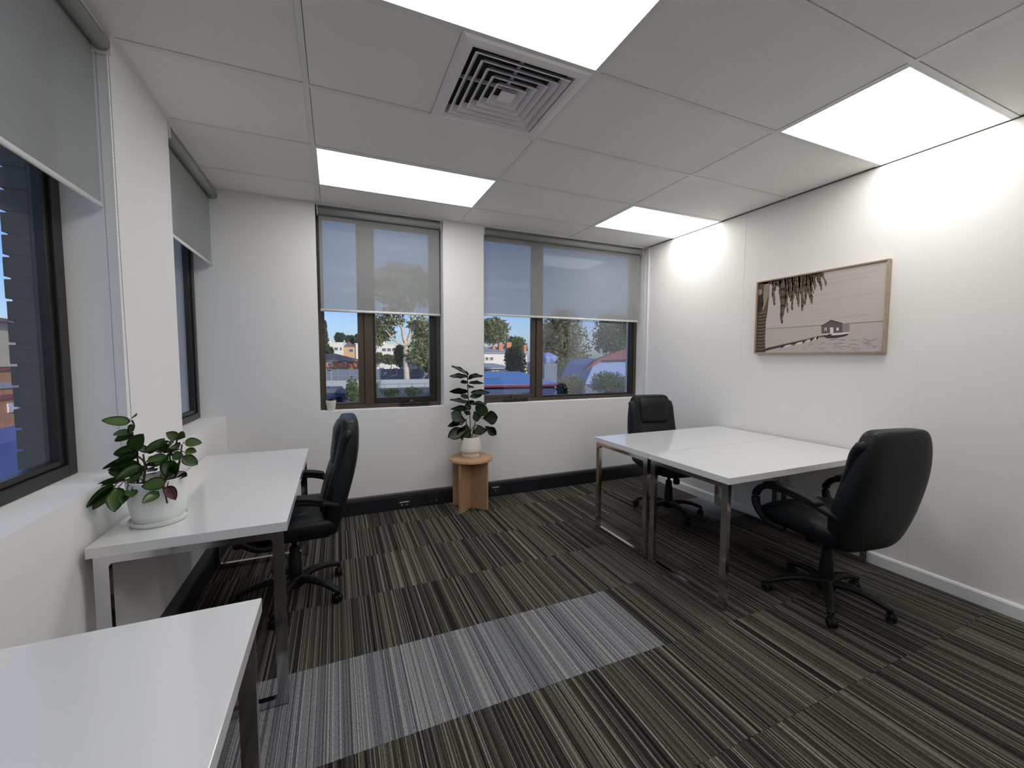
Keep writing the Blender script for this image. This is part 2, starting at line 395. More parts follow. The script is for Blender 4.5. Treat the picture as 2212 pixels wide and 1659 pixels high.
# ------------------------------------------------------------------ windows
def rails(parent, name, m, x0, x1, y0, y1, z0, z1, wl, wr_, wb, wt, bev=.003, axis='x'):
    """rectangular frame from four mitre-free rails joined in one mesh"""
    b = NB()
    qs = ((x0, x0+wl, z0, z1), (x1-wr_, x1, z0, z1), (x0+wl, x1-wr_, z0, z0+wb), (x0+wl, x1-wr_, z1-wt, z1))
    for q in qs:
        if axis == 'x': box(b, q[0], q[1], y0, y1, q[2], q[3], bev)
        else: box(b, y0, y1, q[0], q[1], q[2], q[3], bev)
    return obj(name, b, m, parent)
def winder(parent, x0, x1, z, y, m):
    s = NB(); box(s, x0, x1, y-.030, y, z, z+.010, .002); p = obj('winder_base', s, m, parent)
    s = NB(); tube(s, [(x0+.01, y-.018, z+.024), (x1-.01, y-.018, z+.024)], .012, 12); tube(s, [(x0+.08, y-.020, z+.024), (x0+.11, y-.030, z+.046), (x0+.14, y-.02, z+.03)], [.014, .018, .012], 10)
    obj('winder_handle', s, m, p, smooth=True)
    return p
M_wind = mat('winder_bronze', (.045, .032, .028), .35, metal=.4)
M_sealw = mat('glazing_bead', (.35, .33, .30), .5)
YG = .16
# window_3: left window of the back wall; fixed light and open awning sash
w3 = struct('window_3')
x0, x1 = W3; z0 = SZ+.003
f = rails(w3, 'window_frame', M_bronze, x0+.002, x1-.002, .125, .185, z0, HZ-.002, .038, .036, .034, .05)
bxo('mullion', -3.082, -3.006, .120, .185, z0+.03, HZ-.05, M_bronze, w3, .003)
rails(w3, 'glazing_frame', M_bronze, x0+.0405, -3.083, .135, .175, z0+.035, HZ-.053, .006, .052, .020, .02)
bxo('pane', x0+.045, -3.13, YG-.003, YG+.003, z0+.05, HZ-.07, M_glass, w3)
s = rails(w3, 'awning_sash', M_black_al, -3.004, x1-.042, .135, .178, z0+.036, HZ-.054, .020, .062, .052, .04)
obj_ = bxo('pane', -2.984, x1-.104, YG-.003, YG+.003, z0+.088, HZ-.09, M_glass, w3)
winder(w3, -2.785, -2.50, z0+.004, .120, M_wind)
# window_4: right window of the back wall
w4 = struct('window_4'); x0, x1 = W4; z0 = SZ+.004
rails(w4, 'window_frame', M_bronze, x0+.002, x1-.002, .125, .185, z0, HZ-.002, .034, .040, .032, .05)
bxo('mullion', -1.350, -1.282, .120, .185, z0+.03, HZ-.05, M_bronze, w4, .003)
rails(w4, 'awning_sash', M_bronze, x0+.0365, -1.3505, .135, .178, z0+.034, HZ-.053, .014, .050, .040, .03)
bxo('pane', x0+.050, -1.40, YG-.003, YG+.003, z0+.073, HZ-.08, M_glass, w4)
rails(w4, 'glazing_frame', M_black_al, -1.2815, x1-.0405, .135, .178, z0+.033, HZ-.053, .014, .048, .016, .02)
bxo('pane', -1.2675, x1-.088, YG-.003, YG+.003, z0+.048, HZ-.07, M_glass2, w4)
winder(w4, -1.735, -1.455, z0+.002, .120, M_wind)
# left-wall windows
for nm, (y0, y1) in (('window_1', W1), ('window_2', W2)):
    ww = struct(nm); X1 = XL-WT-.008; X0 = X1-.055
    rails(ww, 'window_frame', M_black_al, y0+.002, y1-.002, X0, X1, SZ-.002, HZ-.002, .05, .055, .045, .05, axis='y')
    ym = (y0+y1)/2 if nm == 'window_2' else -3.5
    bxo('mullion', X0, X1+.003, ym-.03, ym+.03, SZ+.043, HZ-.05, M_black_al, ww, .003)
    rails(ww, 'sash', M_black_al, ym+.031, y1-.058, X0+.006, X1-.012, SZ+.044, HZ-.053, .02, .028, .022, .03, axis='y')
    bxo('pane', X0+.022, X0+.028, ym+.048, y1-.084, SZ+.064, HZ-.08, M_glass, ww)
    rails(ww, 'sash', M_black_al, y0+.053, ym-.031, X0+.006, X1-.012, SZ+.044, HZ-.053, .02, .028, .022, .03, axis='y')
    bxo('pane', X0+.022, X0+.028, y0+.072, ym-.058, SZ+.064, HZ-.08, M_glass, ww)

# outer brick leaf seen past the left windows, in courses
M_brickd = mat('charcoal_brick', (.045, .047, .050), .8, noise=(30, .15), bump=(60, .4))
def pier(y0, y1):
    b = NB(); box(b, -4.512, -4.362, y0+.012, y1-.012, -.3, 3.0); p = struct('trim_%d' % (2 if y0 < -1 else 3), b, M_brickd)
    z = .40; i = 0
    while z < 2.9:
        o = random.uniform(-.002, .002)
        bxo('brick', -4.526+o, -4.362, y0, y1, z, z+.077, M_brickd, p, .003); z += .087; i += 1
    return p
pier(-1.50, -1.02)

# ------------------------------------------------------------------ roller blinds
M_barw = mat('blind_bottom_bar', (.70, .70, .68), .4)
def chain(t, pts, loopr=.0):
    b = NB(); P = smoothpath(pts, 4)
    tot = 0; d = .0085; acc = 0
    tube(b, P, .0006, 4)
    for i in range(len(P)-1):
        L_ = (P[i+1]-P[i]).length; s = acc
        while s < L_:
            c = P[i].lerp(P[i+1], s/L_); bmesh.ops.create_icosphere(b, subdivisions=1, radius=.0021, matrix=Matrix.Translation(c)); s += d
        acc = s-L_
    o = obj('bead_chain', b, M_chain, t); return o
M_chain = mat('bead_chain_steel', (.30, .30, .30), .35, metal=.6)
M_chainw = mat('bead_chain_white', (.7, .7, .7), .4)
def blind(lab, axis, a0, a1, plane, zb, side, chpts):
    """axis 'x': spans x on the back wall, plane = y; axis 'y': spans y on the left wall, plane = x"""
    tz = 2.602; r = .028; ri = -1 if axis == 'x' else 1        # room side
    base = (((a0+a1)/2), plane, zb) if axis == 'x' else (plane, (a0+a1)/2, zb)
    t = thing('roller_blind', lab, 'blind', base, 0, 'grey screen roller blinds')
    tc_ = plane+ri*(r-.001)
    P = (lambda s, d, z: Vector((s, d, z))) if axis == 'x' else (lambda s, d, z: Vector((d, s, z)))
    b = NB(); tube(b, [P(a0, tc_, tz), P(a1, tc_, tz)], r, 24); obj('roll', b, M_tube, t, smooth=True)
    b = NB()
    lo, hi = sorted((plane-.0004, plane+.0004))
    if axis == 'x': box(b, a0+.004, a1-.004, lo, hi, zb+.016, tz)
    else: box(b, lo, hi, a0+.004, a1-.004, zb+.016, tz)
    obj('fabric', b, M_blind, t)
    b = NB(); tube(b, [P(a0+.002, plane, zb+.011), P(a1-.002, plane, zb+.011)], .006, 12, ry=.011); obj('bottom_bar', b, M_barw, t, smooth=True)
    for e, s in ((a0, -1), (a1, 1)):
        b = NB(); q0, q1 = sorted((e+s*.001, e+s*.007)); d0, d1 = sorted((tc_-ri*.034, tc_+ri*.030))
        if axis == 'x': box(b, q0, q1, d0, d1, tz-.036, H-.002, .002)
        else: box(b, d0, d1, q0, q1, tz-.036, H-.002, .002)
        obj('bracket', b, M_white, t)
    if chpts:
        b = NB(); o = chain(t, chpts); o.data.materials[0] = M_chainw if axis == 'x' else M_chain
    return t
blind('grey roller blind on the big left window, hung nearest the viewer', 'y', W1[0]+.012, W1[1]-.018, -4.158, 1.972, 1,
      [(-4.112, -1.642, 2.60), (-4.110, -1.642, 1.70), (-4.106, -1.643, 1.06), (-4.122, -1.644, 1.035), (-4.146, -1.645, 1.06), (-4.149, -1.645, 1.70), (-4.15, -1.645, 2.58)])
blind('short grey roller blind on the narrow left window behind the white pier', 'y', W2[0]+.012, W2[1]-.012, -4.170, 2.075, 1, None)
blind('grey roller blind on the left back window above the tiny pot', 'x', W3[0]+.020, W3[1]-.020, .050, 1.776, 1,
      [(W3[1]-.008, .02, 2.60), (W3[1]-.006, .02, 1.7), (W3[1]-.004, .02, 1.42), (W3[1]-.006, .03, 1.40), (W3[1]-.008, .04, 1.42), (W3[1]-.010, .04, 2.60)])
blind('widest grey roller blind, on the right back window beside the partition', 'x', W4[0]+.010, W4[1]-.045, .050, 1.802, 1,
      [(-.045, .02, 2.60), (-.036, .015, 1.9), (-.034, .01, 1.33), (-.030, .018, 1.30), (-.026, .03, 1.33), (-.028, .03, 1.9), (-.036, .035, 2.60)])

# ------------------------------------------------------------------ desks
def desk(lab, x0, x1, y0, y1, ends, zt=.75, th=.037, group='white desks on chrome frames'):
    """ends 'x': the hoop frames stand at the x ends; 'y': at the y ends"""
    t = thing('desk', lab, 'desk', ((x0+x1)/2, (y0+y1)/2, 0), 0, group)
    b = NB(); box(b, x0, x1, y0, y1, zt-th, zt, .0015); obj('desktop', b, M_desk, t)
    fw, fd = .040, .025; z1 = zt-th-.0005; ins = .014
    s0, s1 = (y0+ins, y1-ins) if ends == 'x' else (x0+ins, x1-ins)
    e = ((x0+.012, 1), (x1-.012-fd, 1)) if ends == 'x' else ((y0+.012, 1), (y1-.012-fd, 1))
    for e0, _ in e:
        b = NB()
        out_ = [(s0, .004), (s1, .004), (s1, z1), (s0, z1)]
        inn = []; rr = .014
        for cx, cz, a0 in ((s1-fw-rr, .004+.028+rr, -90), (s1-fw-rr, z1-.028-rr, 0), (s0+fw+rr, z1-.028-rr, 90), (s0+fw+rr, .004+.028+rr, 180)):
            for q in range(5): a = R_(a0+q*22.5); inn.append((cx+rr*math.cos(a), cz+rr*math.sin(a)))
        def V(s, z, d): return Vector((d, s, z)) if ends == 'x' else Vector((s, d, z))
        layers = []
        for d in (e0, e0+fd):
            layers.append(([b.verts.new(V(s, z, d)) for s, z in out_], [b.verts.new(V(s, z, d)) for s, z in inn]))
        corner = {1: 0, 2: 1, 3: 2, 0: 3}
        for L_, flip in ((layers[0], 0), (layers[1], 1)):
            o_, i_ = L_; m = len(i_)
            # inner arc k belongs to outer corner k (1,2,3,0)
            oc = [o_[1], o_[2], o_[3], o_[0]]
            for c_ in range(4):
                for q in range(4): 
                    b.faces.new((oc[c_], i_[c_*5+q], i_[c_*5+q+1]))
                nx = (c_+1) % 4
                b.faces.new((oc[c_], i_[c_*5+4], i_[(nx*5) % m], oc[nx]))
        A, B = layers
        for k in range(4): b.faces.new((A[0][k], A[0][(k+1) % 4], B[0][(k+1) % 4], B[0][k]))
        m = len(inn)
        for k in range(m): b.faces.new((A[1][k], B[1][k], B[1][(k+1) % m], A[1][(k+1) % m]))
        bmesh.ops.recalc_face_normals(b, faces=b.faces)
        hoop = obj('leg_frame', b, M_chrome, t)
        for s in (s0+.02, s1-.02):
            bb = NB(); p = V(s, 0, e0+fd/2); lathe(bb, [(.010, 0), (.010, .0042)], p, 12); obj('glide', bb, M_plastic, hoop)
    # two rails under the top joining the frames
    for s in (s0+.06, s1-.085):
        if ends == 'x': bxo('rail', x0+.012+fd+.0005, x1-.012-fd-.0005, s, s+.025, z1-.026, z1-.001, M_chrome, t)
        else: bxo('rail', s, s+.025, y0+.012+fd+.0005, y1-.012-fd-.0005, z1-.026, z1-.001, M_chrome, t)
    return t
desk('white desk against the back right corner, farther of the facing pair', -1.410, -.018, -1.674, -1.055, 'x')
desk('white desk of the facing pair, the one nearer the viewer', -1.412, -.018, -2.300, -1.682, 'x')
desk('white desk under the left windows carrying the leafy pot plant', -4.103, -3.510, -2.040, -.635, 'y')
desk('white desk cut by the bottom left corner of the photo', -4.108, -3.516, -3.990, -2.588, 'y')

# ------------------------------------------------------------------ office chairs
def efac(u, p): return max(0, 1-abs(2*u-1)**p)**(1/p)
def chair(lab, loc, rotz, phase, rec=0):
    t = thing('office_chair', lab, 'chair', (loc[0], loc[1], 0), rotz, 'black executive swivel chairs')
    P = lambda n, b, m, par=t, s=True: obj(n, b, m, par, smooth=s, world=False)
    # seat
    b = NB(); rings = []; N = 22
    for i in range(N+1):
        u = .5-.5*math.cos(PI*i/N); u = .004+u*.992; y = -.235+.50*u; e = efac(u, 5); zc = .482-.035*max(0, (u-.72)/.28)**2
        rings.append(sring(0, y, zc-.004, .262*(.55+.45*e), .058*e**.8+.002, 'y', 36, 3.4))
    loft(b, rings); P('seat', b, M_leather)
    b = NB(); rings = []
    for i in range(13):
        u = .5-.5*math.cos(PI*i/12); u = .01+u*.98; y = -.13+.30*u; e = efac(u, 4)
        rings.append(sring(0, y, .527, .17*e, .016*e+.001, 'y', 28, 3))
    loft(b, rings); P('seat_pad', b, M_leather)
    b = NB(); box(b, -.20, .20, -.19, .19, .398, .434, .01); P('seat_board', b, M_plastic, s=False)
    # backrest shell
    def yb(z): 
        s = (z-.36)/.7
        return -.195-.115*s+.012*math.sin(s*2*PI+.3)
    Z0, HB = .385, .655
    def wb(u): return .262+.0*u if u < .35 else .258-.058*((u-.35)/.65)**1.3
    b = NB(); rings = []; N = 34
    for i in range(N+1):
        u = .5-.5*math.cos(PI*i/N); u = .0025+u*.995; z = Z0+HB*u; e = efac(u, 7) if u > .5 else efac(u, 3.2)
        rings.append(sring(0, yb(z), z, wb(u)*(.5+.5*e)*(e**.25), (.052+.012*math.sin(u*PI))*e**.75+.001, 'z', 40, 3.6))
    loft(b, rings); P('backrest', b, M_leather)
    # raised cushions on the front of the back: head pad and lumbar pad
    for nm, za, zb_, hw, dep in (('head_pad', .79, 1.015, .150, .030), ('lumbar_pad', .49, .78, .160, .026)):
        b = NB(); rings = []
        for i in range(17):
            u = .5-.5*math.cos(PI*i/16); u = .01+u*.98; z = za+(zb_-za)*u; e = efac(u, 4)
            rings.append(sring(0, yb(z)+.052*(1 if z < .96 else 1-(z-.96)*6), z, hw*(.75+.25*e), dep*e**.7+.001, 'z', 32, 3.2))
        loft(b, rings); P(nm, b, M_leather)
    for s in (-1, 1):                      # side bolsters
        b = NB(); pts = [(s*.196, yb(z)+dd, z) for z, dd in ((.47, .01), (.55, .034), (.65, .036), (.75, .036), (.85, .034), (.93, .026), (.985, -.005))]
        tube(b, smoothpath(pts, 3), [.012]+[.040]*17+[.014], 14, ry=[.01]+[.026]*17+[.012]); P('side_bolster', b, M_leather)
    # arms: one looping plastic tube and a pad
    for s in (-1, 1):
        x = s*.272
        b = NB(); path = smoothpath([(s*.235, .07, .410), (s*.262, .15, .425), (x, .222, .485), (x, .240, .560), (x, .205, .615), (x, .13, .643), (x, .0, .641), (x, -.11, .630), (s*.255, -.20, .600), (s*.232, -.235, .575)], 5)
        tube(b, path, .025, 14, ry=.017, up=Vector((s, .0001, 0)).cross(Vector((0, 1, .001))), sq=2.6); arm = P('armrest', b, M_plastic)
        b = NB(); path = smoothpath([(x, .175, .646), (x, .12, .663), (x, .0, .662), (x, -.10, .650), (x, -.165, .633)], 5); n = len(path)
        tube(b, path, [.014]+[.030]*(n-2)+[.014], 14, ry=[.004]+[.013]*(n-2)+[.004], sq=3); o = P('arm_pad', b, M_plastic, arm)
    # mechanism, lever, knob
    b = NB(); box(b, -.075, .075, -.12, .10, .350, .397, .012); mech = P('tilt_mechanism', b, M_plastic, s=False)
    b = NB(); tube(b, [(.07, .02, .372), (.16, .03, .368), (.235, .035, .352)], [.005, .005, .008], 8); tube(b, [(.215, .035, .357), (.26, .037, .345)], [.010, .012], 8, ry=.005); P('lever', b, M_plastic, mech)
    b = NB(); lathe(b, [(.012, 0), (.026, -.008), (.028, -.045), (.022, -.052)][::-1], (0, .10, .352), 16); P('tension_knob', b, M_plastic, mech)
    # gas column and star base
    b = NB(); lathe(b, [(.032, .10), (.036, .12), (.034, .235), (.030, .24), (.026, .30), (.024, .302), (.014, .303), (.014, .352)], n=20); P('gas_column', b, M_plastic)
    b = NB(); lathe(b, [(.030, .062), (.046, .070), (.050, .10), (.044, .128), (.036, .132)], n=20); hub = P('base_hub', b, M_plastic)
    for k in range(5):
        a = phase-rotz+k*2*PI/5; ca, sa = math.cos(a), math.sin(a)
        b = NB(); pts = smoothpath([(ca*r, sa*r, z) for r, z in ((.03, .105), (.10, .115), (.18, .105), (.25, .083), (.288, .066))], 4); n = len(pts)
        tube(b, pts, [.030-.014*i/(n-1) for i in range(n)], 10, ry=[.020-.008*i/(n-1) for i in range(n)], sq=3); P('base_leg', b, M_plastic, hub)
        cx, cy = ca*.285, sa*.285; aa = a+.9+1.3*k; fx, fy = math.cos(aa), math.sin(aa); sx, sy = -fy, fx
        b = NB(); lathe(b, [(.007, .050), (.007, .070)], (cx, cy, 0), 10)
        cx2, cy2 = cx-fx*.014, cy-fy*.014
        rings = []
        for q in range(9):
            th = PI*q/8; r = .031
            px_, pz = math.cos(th)*r, .026+math.sin(th)*r
            rings.append([Vector((cx2+fx*px_*kx+sx*wv, cy2+fy*px_*kx+sy*wv, .026+(pz-.026)*kx)) for kx, wv in ((1, -.010), (1, .010), (.86, .010), (.86, -.010))])
        loft(b, rings); c = P('caster', b, M_plastic)
        for sgn in (-1, 1):
            b = NB(); R = .025; o_ = Vector((cx2, cy2, R+.0003)); rr = []
            for d, r in ((.009, .018), (.010, .024), (.013, .025), (.019, .024), (.022, .018)):
                rr.append([o_+Vector((sx, sy, 0))*sgn*d+Vector((fx, fy, 0))*r*math.cos(2*PI*q/18)+Vector((0, 0, 1))*r*math.sin(2*PI*q/18) for q in range(18)])
            loft(b, rr); P('wheel', b, M_plastic, c)
    return t
chair('black leather office chair tucked side-on into the desk under the left windows', (-3.565, -1.205), R_(91), R_(36))
chair('black leather office chair behind the paired desks, facing the viewer below the right back window', (-.625, -1.07), R_(174), R_(-28))
chair('black leather office chair with its back to the viewer, in front of the paired desks', (-.752, -2.425), R_(-9), R_(70))

# ------------------------------------------------------------------ leafy things
def leaf_mat(name, c1, c2, rough=.35):
    m = bpy.data.materials.new(name); m.use_nodes = True; n = m.node_tree; b = n.nodes['Principled BSDF']; L = n.links.new
    b.inputs['Roughness'].default_value = rough
    oi = n.nodes.new('ShaderNodeObjectInfo'); r = n.nodes.new('ShaderNodeValToRGB'); r.color_ramp.elements[0].color = col4(c1); r.color_ramp.elements[1].color = col4(c2)
    tc = n.nodes.new('ShaderNodeTexCoord'); z = n.nodes.new('ShaderNodeTexNoise'); z.inputs['Scale'].default_value = 25
    L(tc.outputs['Object'], z.inputs['Vector']); a = n.nodes.new('ShaderNodeMath'); a.operation = 'MULTIPLY_ADD'; a.inputs[1].default_value = .35; L(z.outputs['Fac'], a.inputs[0])
    q = n.nodes.new('ShaderNodeMath'); q.operation = 'MULTIPLY_ADD'; q.inputs[1].default_value = .65; q.inputs[2].default_value = -.0; L(oi.outputs['Random'], q.inputs[0]); L(q.outputs[0], a.inputs[2])
    L(a.outputs[0], r.inputs['Fac']); L(r.outputs['Color'], b.inputs['Base Color'])
    return m
M_leafA = leaf_mat('thick_green_leaf', (.028, .072, .018), (.13, .22, .05), .32)
M_leafB = leaf_mat('dark_fig_leaf', (.016, .034, .018), (.042, .078, .032), .42)
M_red = mat('reddish_leaf', (.07, .018, .014), .4)
M_stem = mat('brown_stem', (.05, .028, .018), .6); M_stemg = mat('green_stem', (.05, .07, .03), .6)
def leaf_mesh(name, kind, m):
    """unit leaf from the origin along +X, half width .5 along Y, curved in Z, with thickness"""
    n, k = 10, 6; b = NB(); grid = []
    for i in range(n+1):
        u = i/n
        if kind == 'round': wv = math.sin(PI*min(1, u**.75*.985+.015))**.62*.5
        elif kind == 'fiddle': wv = .5*(math.sin(PI*u**1.25)**.7*.98+.02)*(.72 if u < .28 else (.72+.28*min(1, (u-.28)/.25)))
        else: wv = .5*math.sin(PI*min(1, u*.97+.03))**.85
        if i == n: wv = .02
        row = []
        for j in range(-k//2, k//2+1):
            v = j/(k/2)
            z = .10*u-.20*u*u+.10*v*v*(1-.3*u)
            if kind in ('fiddle', 'wavy'): z += .035*math.sin(u*14+j*2)*abs(v)
            row.append(b.verts.new((u, wv*v, z)))
        grid.append(row)
    for i in range(n):
        for j in range(k): b.faces.new((grid[i][j], grid[i+1][j], grid[i+1][j+1], grid[i][j+1]))
    r = bmesh.ops.solidify(b, geom=list(b.faces), thickness=.012)
    me = bpy.data.meshes.new(name); b.to_mesh(me); b.free(); me.materials.append(m); me.polygons.foreach_set('use_smooth', [True]*len(me.polygons)); return me
def place_leaf(me, parent, p0, p1, wid, nrm, name='leaf', roll=0):
    p0, p1 = Vector(p0), Vector(p1); d = p1-p0; L_ = d.length; x = d.normalized(); z = (Vector(nrm)-x*Vector(nrm).dot(x)).normalized(); y = z.cross(x)
    if roll: q = Matrix.Rotation(roll, 3, x); z = q @ z; y = q @ y
    M = Matrix((x, y, z)).transposed().to_4x4(); M = Matrix.Translation(p0) @ M @ Matrix.Diagonal((L_, wid, L_*.8, 1))
    o = bpy.data.objects.new(name, me); C.objects.link(o); o.parent = parent; o.matrix_local = Matrix.Translation(-parent.location) @ M
    return o

# pot plant on the left desk
PX, PY, PZ = -3.968, -1.835, .750
t = thing('pot_plant', 'bushy round-leaved green plant in a white pot with saucer on the left desk', 'plant', (PX, PY, PZ))
b = NB(); lathe(b, [(.070, 0), (.086, .002), (.093, .018), (.091, .019), (.084, .008), (.0, .007)][:-1], (PX, PY, PZ), 48); obj('saucer', b, M_pot, t, smooth=False)
b = NB(); lathe(b, [(.064, .008), (.074, .010), (.080, .03), (.0885, .075), (.0925, .130), (.0930, .172), (.0900, .173), (.0885, .150), (.086, .148)], (PX, PY, PZ), 48); smooth_by_angle(obj('pot', b, M_pot, t), 50)
b = NB(); lathe(b, [(.0855, .146), (.06, .152), (.02, .155)], (PX, PY, PZ), 24); obj('soil', b, M_soil, t)
P1 = [(-4.037, 1.142, -4.112, 1.156, 0.025), (-4.037, 1.152, -4.011, 1.17, 0.015), (-4.039, 1.098, -4.014, 1.138, 0.022), (-4.036, 1.104, -4.075, 1.103, 0.015), (-4.036, 1.097, -4.089, 1.073, 0.02), (-4.036, 1.04, -3.994, 1.098, 0.038), (-4.029, 1.032, -4.086, 1.028, 0.033), (-4.02, 1.019, -4.077, 0.998, 0.025), (-4.02, 1.006, -4.127, 0.975, 0.013), (-4.021, 0.98, -4.105, 0.969, 0.025), (-4.011, 0.976, -4.07, 0.94, 0.031), (-4.063, 0.945, -4.111, 0.957, 0.027), (-4.064, 0.923, -4.136, 0.92, 0.012), (-4.058, 0.929, -4.112, 0.877, 0.022), (-4.082, 0.89, -4.106, 0.86, 0.012), (-4.051, 0.918, -4.045, 0.846, 0.04), (-4.03, 0.896, -4.016, 0.878, 0.018), (-3.997, 1.023, -4.028, 1.049, 0.015), (-3.997, 1.017, -3.941, 1.071, 0.02), (-3.994, 1.023, -3.923, 1.063, 0.015), (-3.931, 1.044, -3.963, 1.027, 0.021), (-3.901, 1.068, -3.927, 1.096, 0.021), (-3.901, 1.078, -3.87, 1.076, 0.024), (-3.878, 1.049, -3.821, 1.045, 0.024), (-3.91, 1.042, -3.884, 1.04, 0.024), (-3.933, 1.004, -3.988, 0.993, 0.018), (-3.933, 0.998, -3.976, 0.969, 0.024), (-3.929, 0.984, -3.92, 0.926, 0.037), (-3.917, 1.003, -3.88, 0.996, 0.024), (-3.908, 0.975, -3.885, 0.943, 0.027), (-3.886, 0.993, -3.838, 0.958, 0.032), (-3.88, 1.013, -3.842, 1.009, 0.016), (-3.915, 0.922, -3.981, 0.916, 0.035), (-3.938, 0.885, -3.97, 0.865, 0.024), (-3.911, 0.902, -3.875, 0.863, 0.024), (-3.897, 0.917, -3.861, 0.93, 0.016), (-4.015, 0.904, -3.992, 0.895, 0.008), (-4.022, 0.954, -3.992, 0.96, 0.015), (-4.008, 0.949, -4.029, 0.922, 0.015), (-3.932, 1.031, -3.904, 1.062, 0.018)]
S1 = [(-4.005, 0.9, -3.998, 1.02), (-4.035, 0.9, -4.03, 1.007), (-4.03, 1.007, -4.042, 1.104), (-4.042, 1.104, -4.039, 1.146), (-4.0, 0.971, -4.02, 1.009), (-3.937, 0.9, -3.932, 1.031), (-3.933, 0.998, -3.901, 1.071), (-3.915, 0.9, -3.881, 1.046), (-3.999, 0.971, -3.988, 0.996), (-4.033, 0.93, -4.063, 0.939), (-3.938, 0.945, -3.913, 0.84)]
meA = leaf_mesh('leaf', 'round', M_leafA); meR = leaf_mesh('leaf', 'round', M_red)
rnd = random.Random(3)
for i, q in enumerate(P1):
    wpx = q[4]
    # a leaf seen edge-on is tilted away: its true width is larger, its normal points up
    true = max(.038, wpx*1.4); tilt = min(1, wpx*1.35/true)
    ny = -math.sqrt(max(.12, tilt)); nz_ = .35+1.1*(1-tilt)
    front = 1 if q[3] < .95 else 0
    y0 = PY+rnd.uniform(-.015, .02)-(.095 if front and q[3] < .90 else .02*front); y1 = y0-rnd.uniform(0, .035)-(.02 if front else 0)
    if i == 32: y0, y1 = PY-.088, PY-.105
    dx = abs(q[0]-q[2]); 
    if dx < .03: y1 -= .015
    place_leaf(meR if i in (34, 35) else meA, t, (q[0], y0, q[1]), (q[2], y1, q[3]), true, (rnd.uniform(-.25, .25), ny, nz_))
for i in range(16):         # more foliage round the back, as such a bush has
    a = rnd.uniform(.1, PI-.1); r0 = rnd.uniform(.01, .04); zz = rnd.uniform(.93, 1.03)
    p0 = Vector((PX+.01+math.cos(a)*r0, PY+math.sin(a)*r0, zz)); p1 = p0+Vector((math.cos(a)*.05, abs(math.sin(a))*.045, rnd.uniform(-.01, .02)))
    place_leaf(meA, t, p0, p1, .036, (0, -.2, 1))
for i, q in enumerate(S1):
    yy = PY+(-.085 if i == 10 else rnd.uniform(-.02, .02)); b = NB()
    tube(b, smoothpath([(q[0], yy+(.03 if i == 10 else 0), q[1]), ((q[0]+q[2])/2+.004, yy, (q[1]+q[3])/2), (q[2], yy-.005, q[3])], 4), [.0042]*5+[.003]*4, 7); obj('stem', b, M_stem, t, smooth=True)

# short stalks joining the leaves to the nearest stem
for i, q in enumerate(P1):
    best = None
    for sg in S1[:10]:
        for k_ in range(9):
            f_ = k_/8; x, z = sg[0]+(sg[2]-sg[0])*f_, sg[1]+(sg[3]-sg[1])*f_; d_ = math.hypot(x-q[0], z-q[1]+.01)
            if best is None or d_ < best[0]: best = (d_, x, z)
    if .004 < best[0] < .06:
        fy = PY-(.09 if q[3] < .90 or i == 32 else .02 if q[3] < .95 else 0)
        b = NB(); tube(b, smoothpath([(best[1], PY, best[2]), ((best[1]+q[0])/2, (PY+fy)/2, max((best[2]+q[1])/2+.004, .935 if fy < PY-.05 else 0)), (q[0], fy, q[1])], 4), .0017, 6); obj('leaf_stalk', b, M_stem, t, smooth=True)

# round oak stool of crossed boards
SX, SY = -2.197, -.232
t = thing('side_stool', 'round pale oak stool on crossed boards against the back wall', 'stool', (SX, SY, 0))
b = NB(); lathe(b, [(.194, .448), (.200, .452), (.200, .470), (.196, .474)], (SX, SY, 0), 64); smooth_by_angle(obj('stool_top', b, M_oak, t), 50)
for k, (a, l0, l1) in enumerate(((R_(-47), -.19, .175), (R_(40), -.185, .18))):
    b = NB()
    if k == 0: box(b, l0, l1, -.0125, .0125, 0, .4475, .001)
    else: box(b, l0, -.0128, -.0125, .0125, 0, .4475, .001); box(b, .0128, l1, -.0125, .0125, 0, .4475, .001)
    bmesh.ops.rotate(b, verts=b.verts, cent=(0, 0, 0), matrix=Matrix.Rotation(a, 3, 'Z')); bmesh.ops.translate(b, verts=b.verts, vec=(SX, SY, 0)); obj('leg_board', b, M_oak, t)
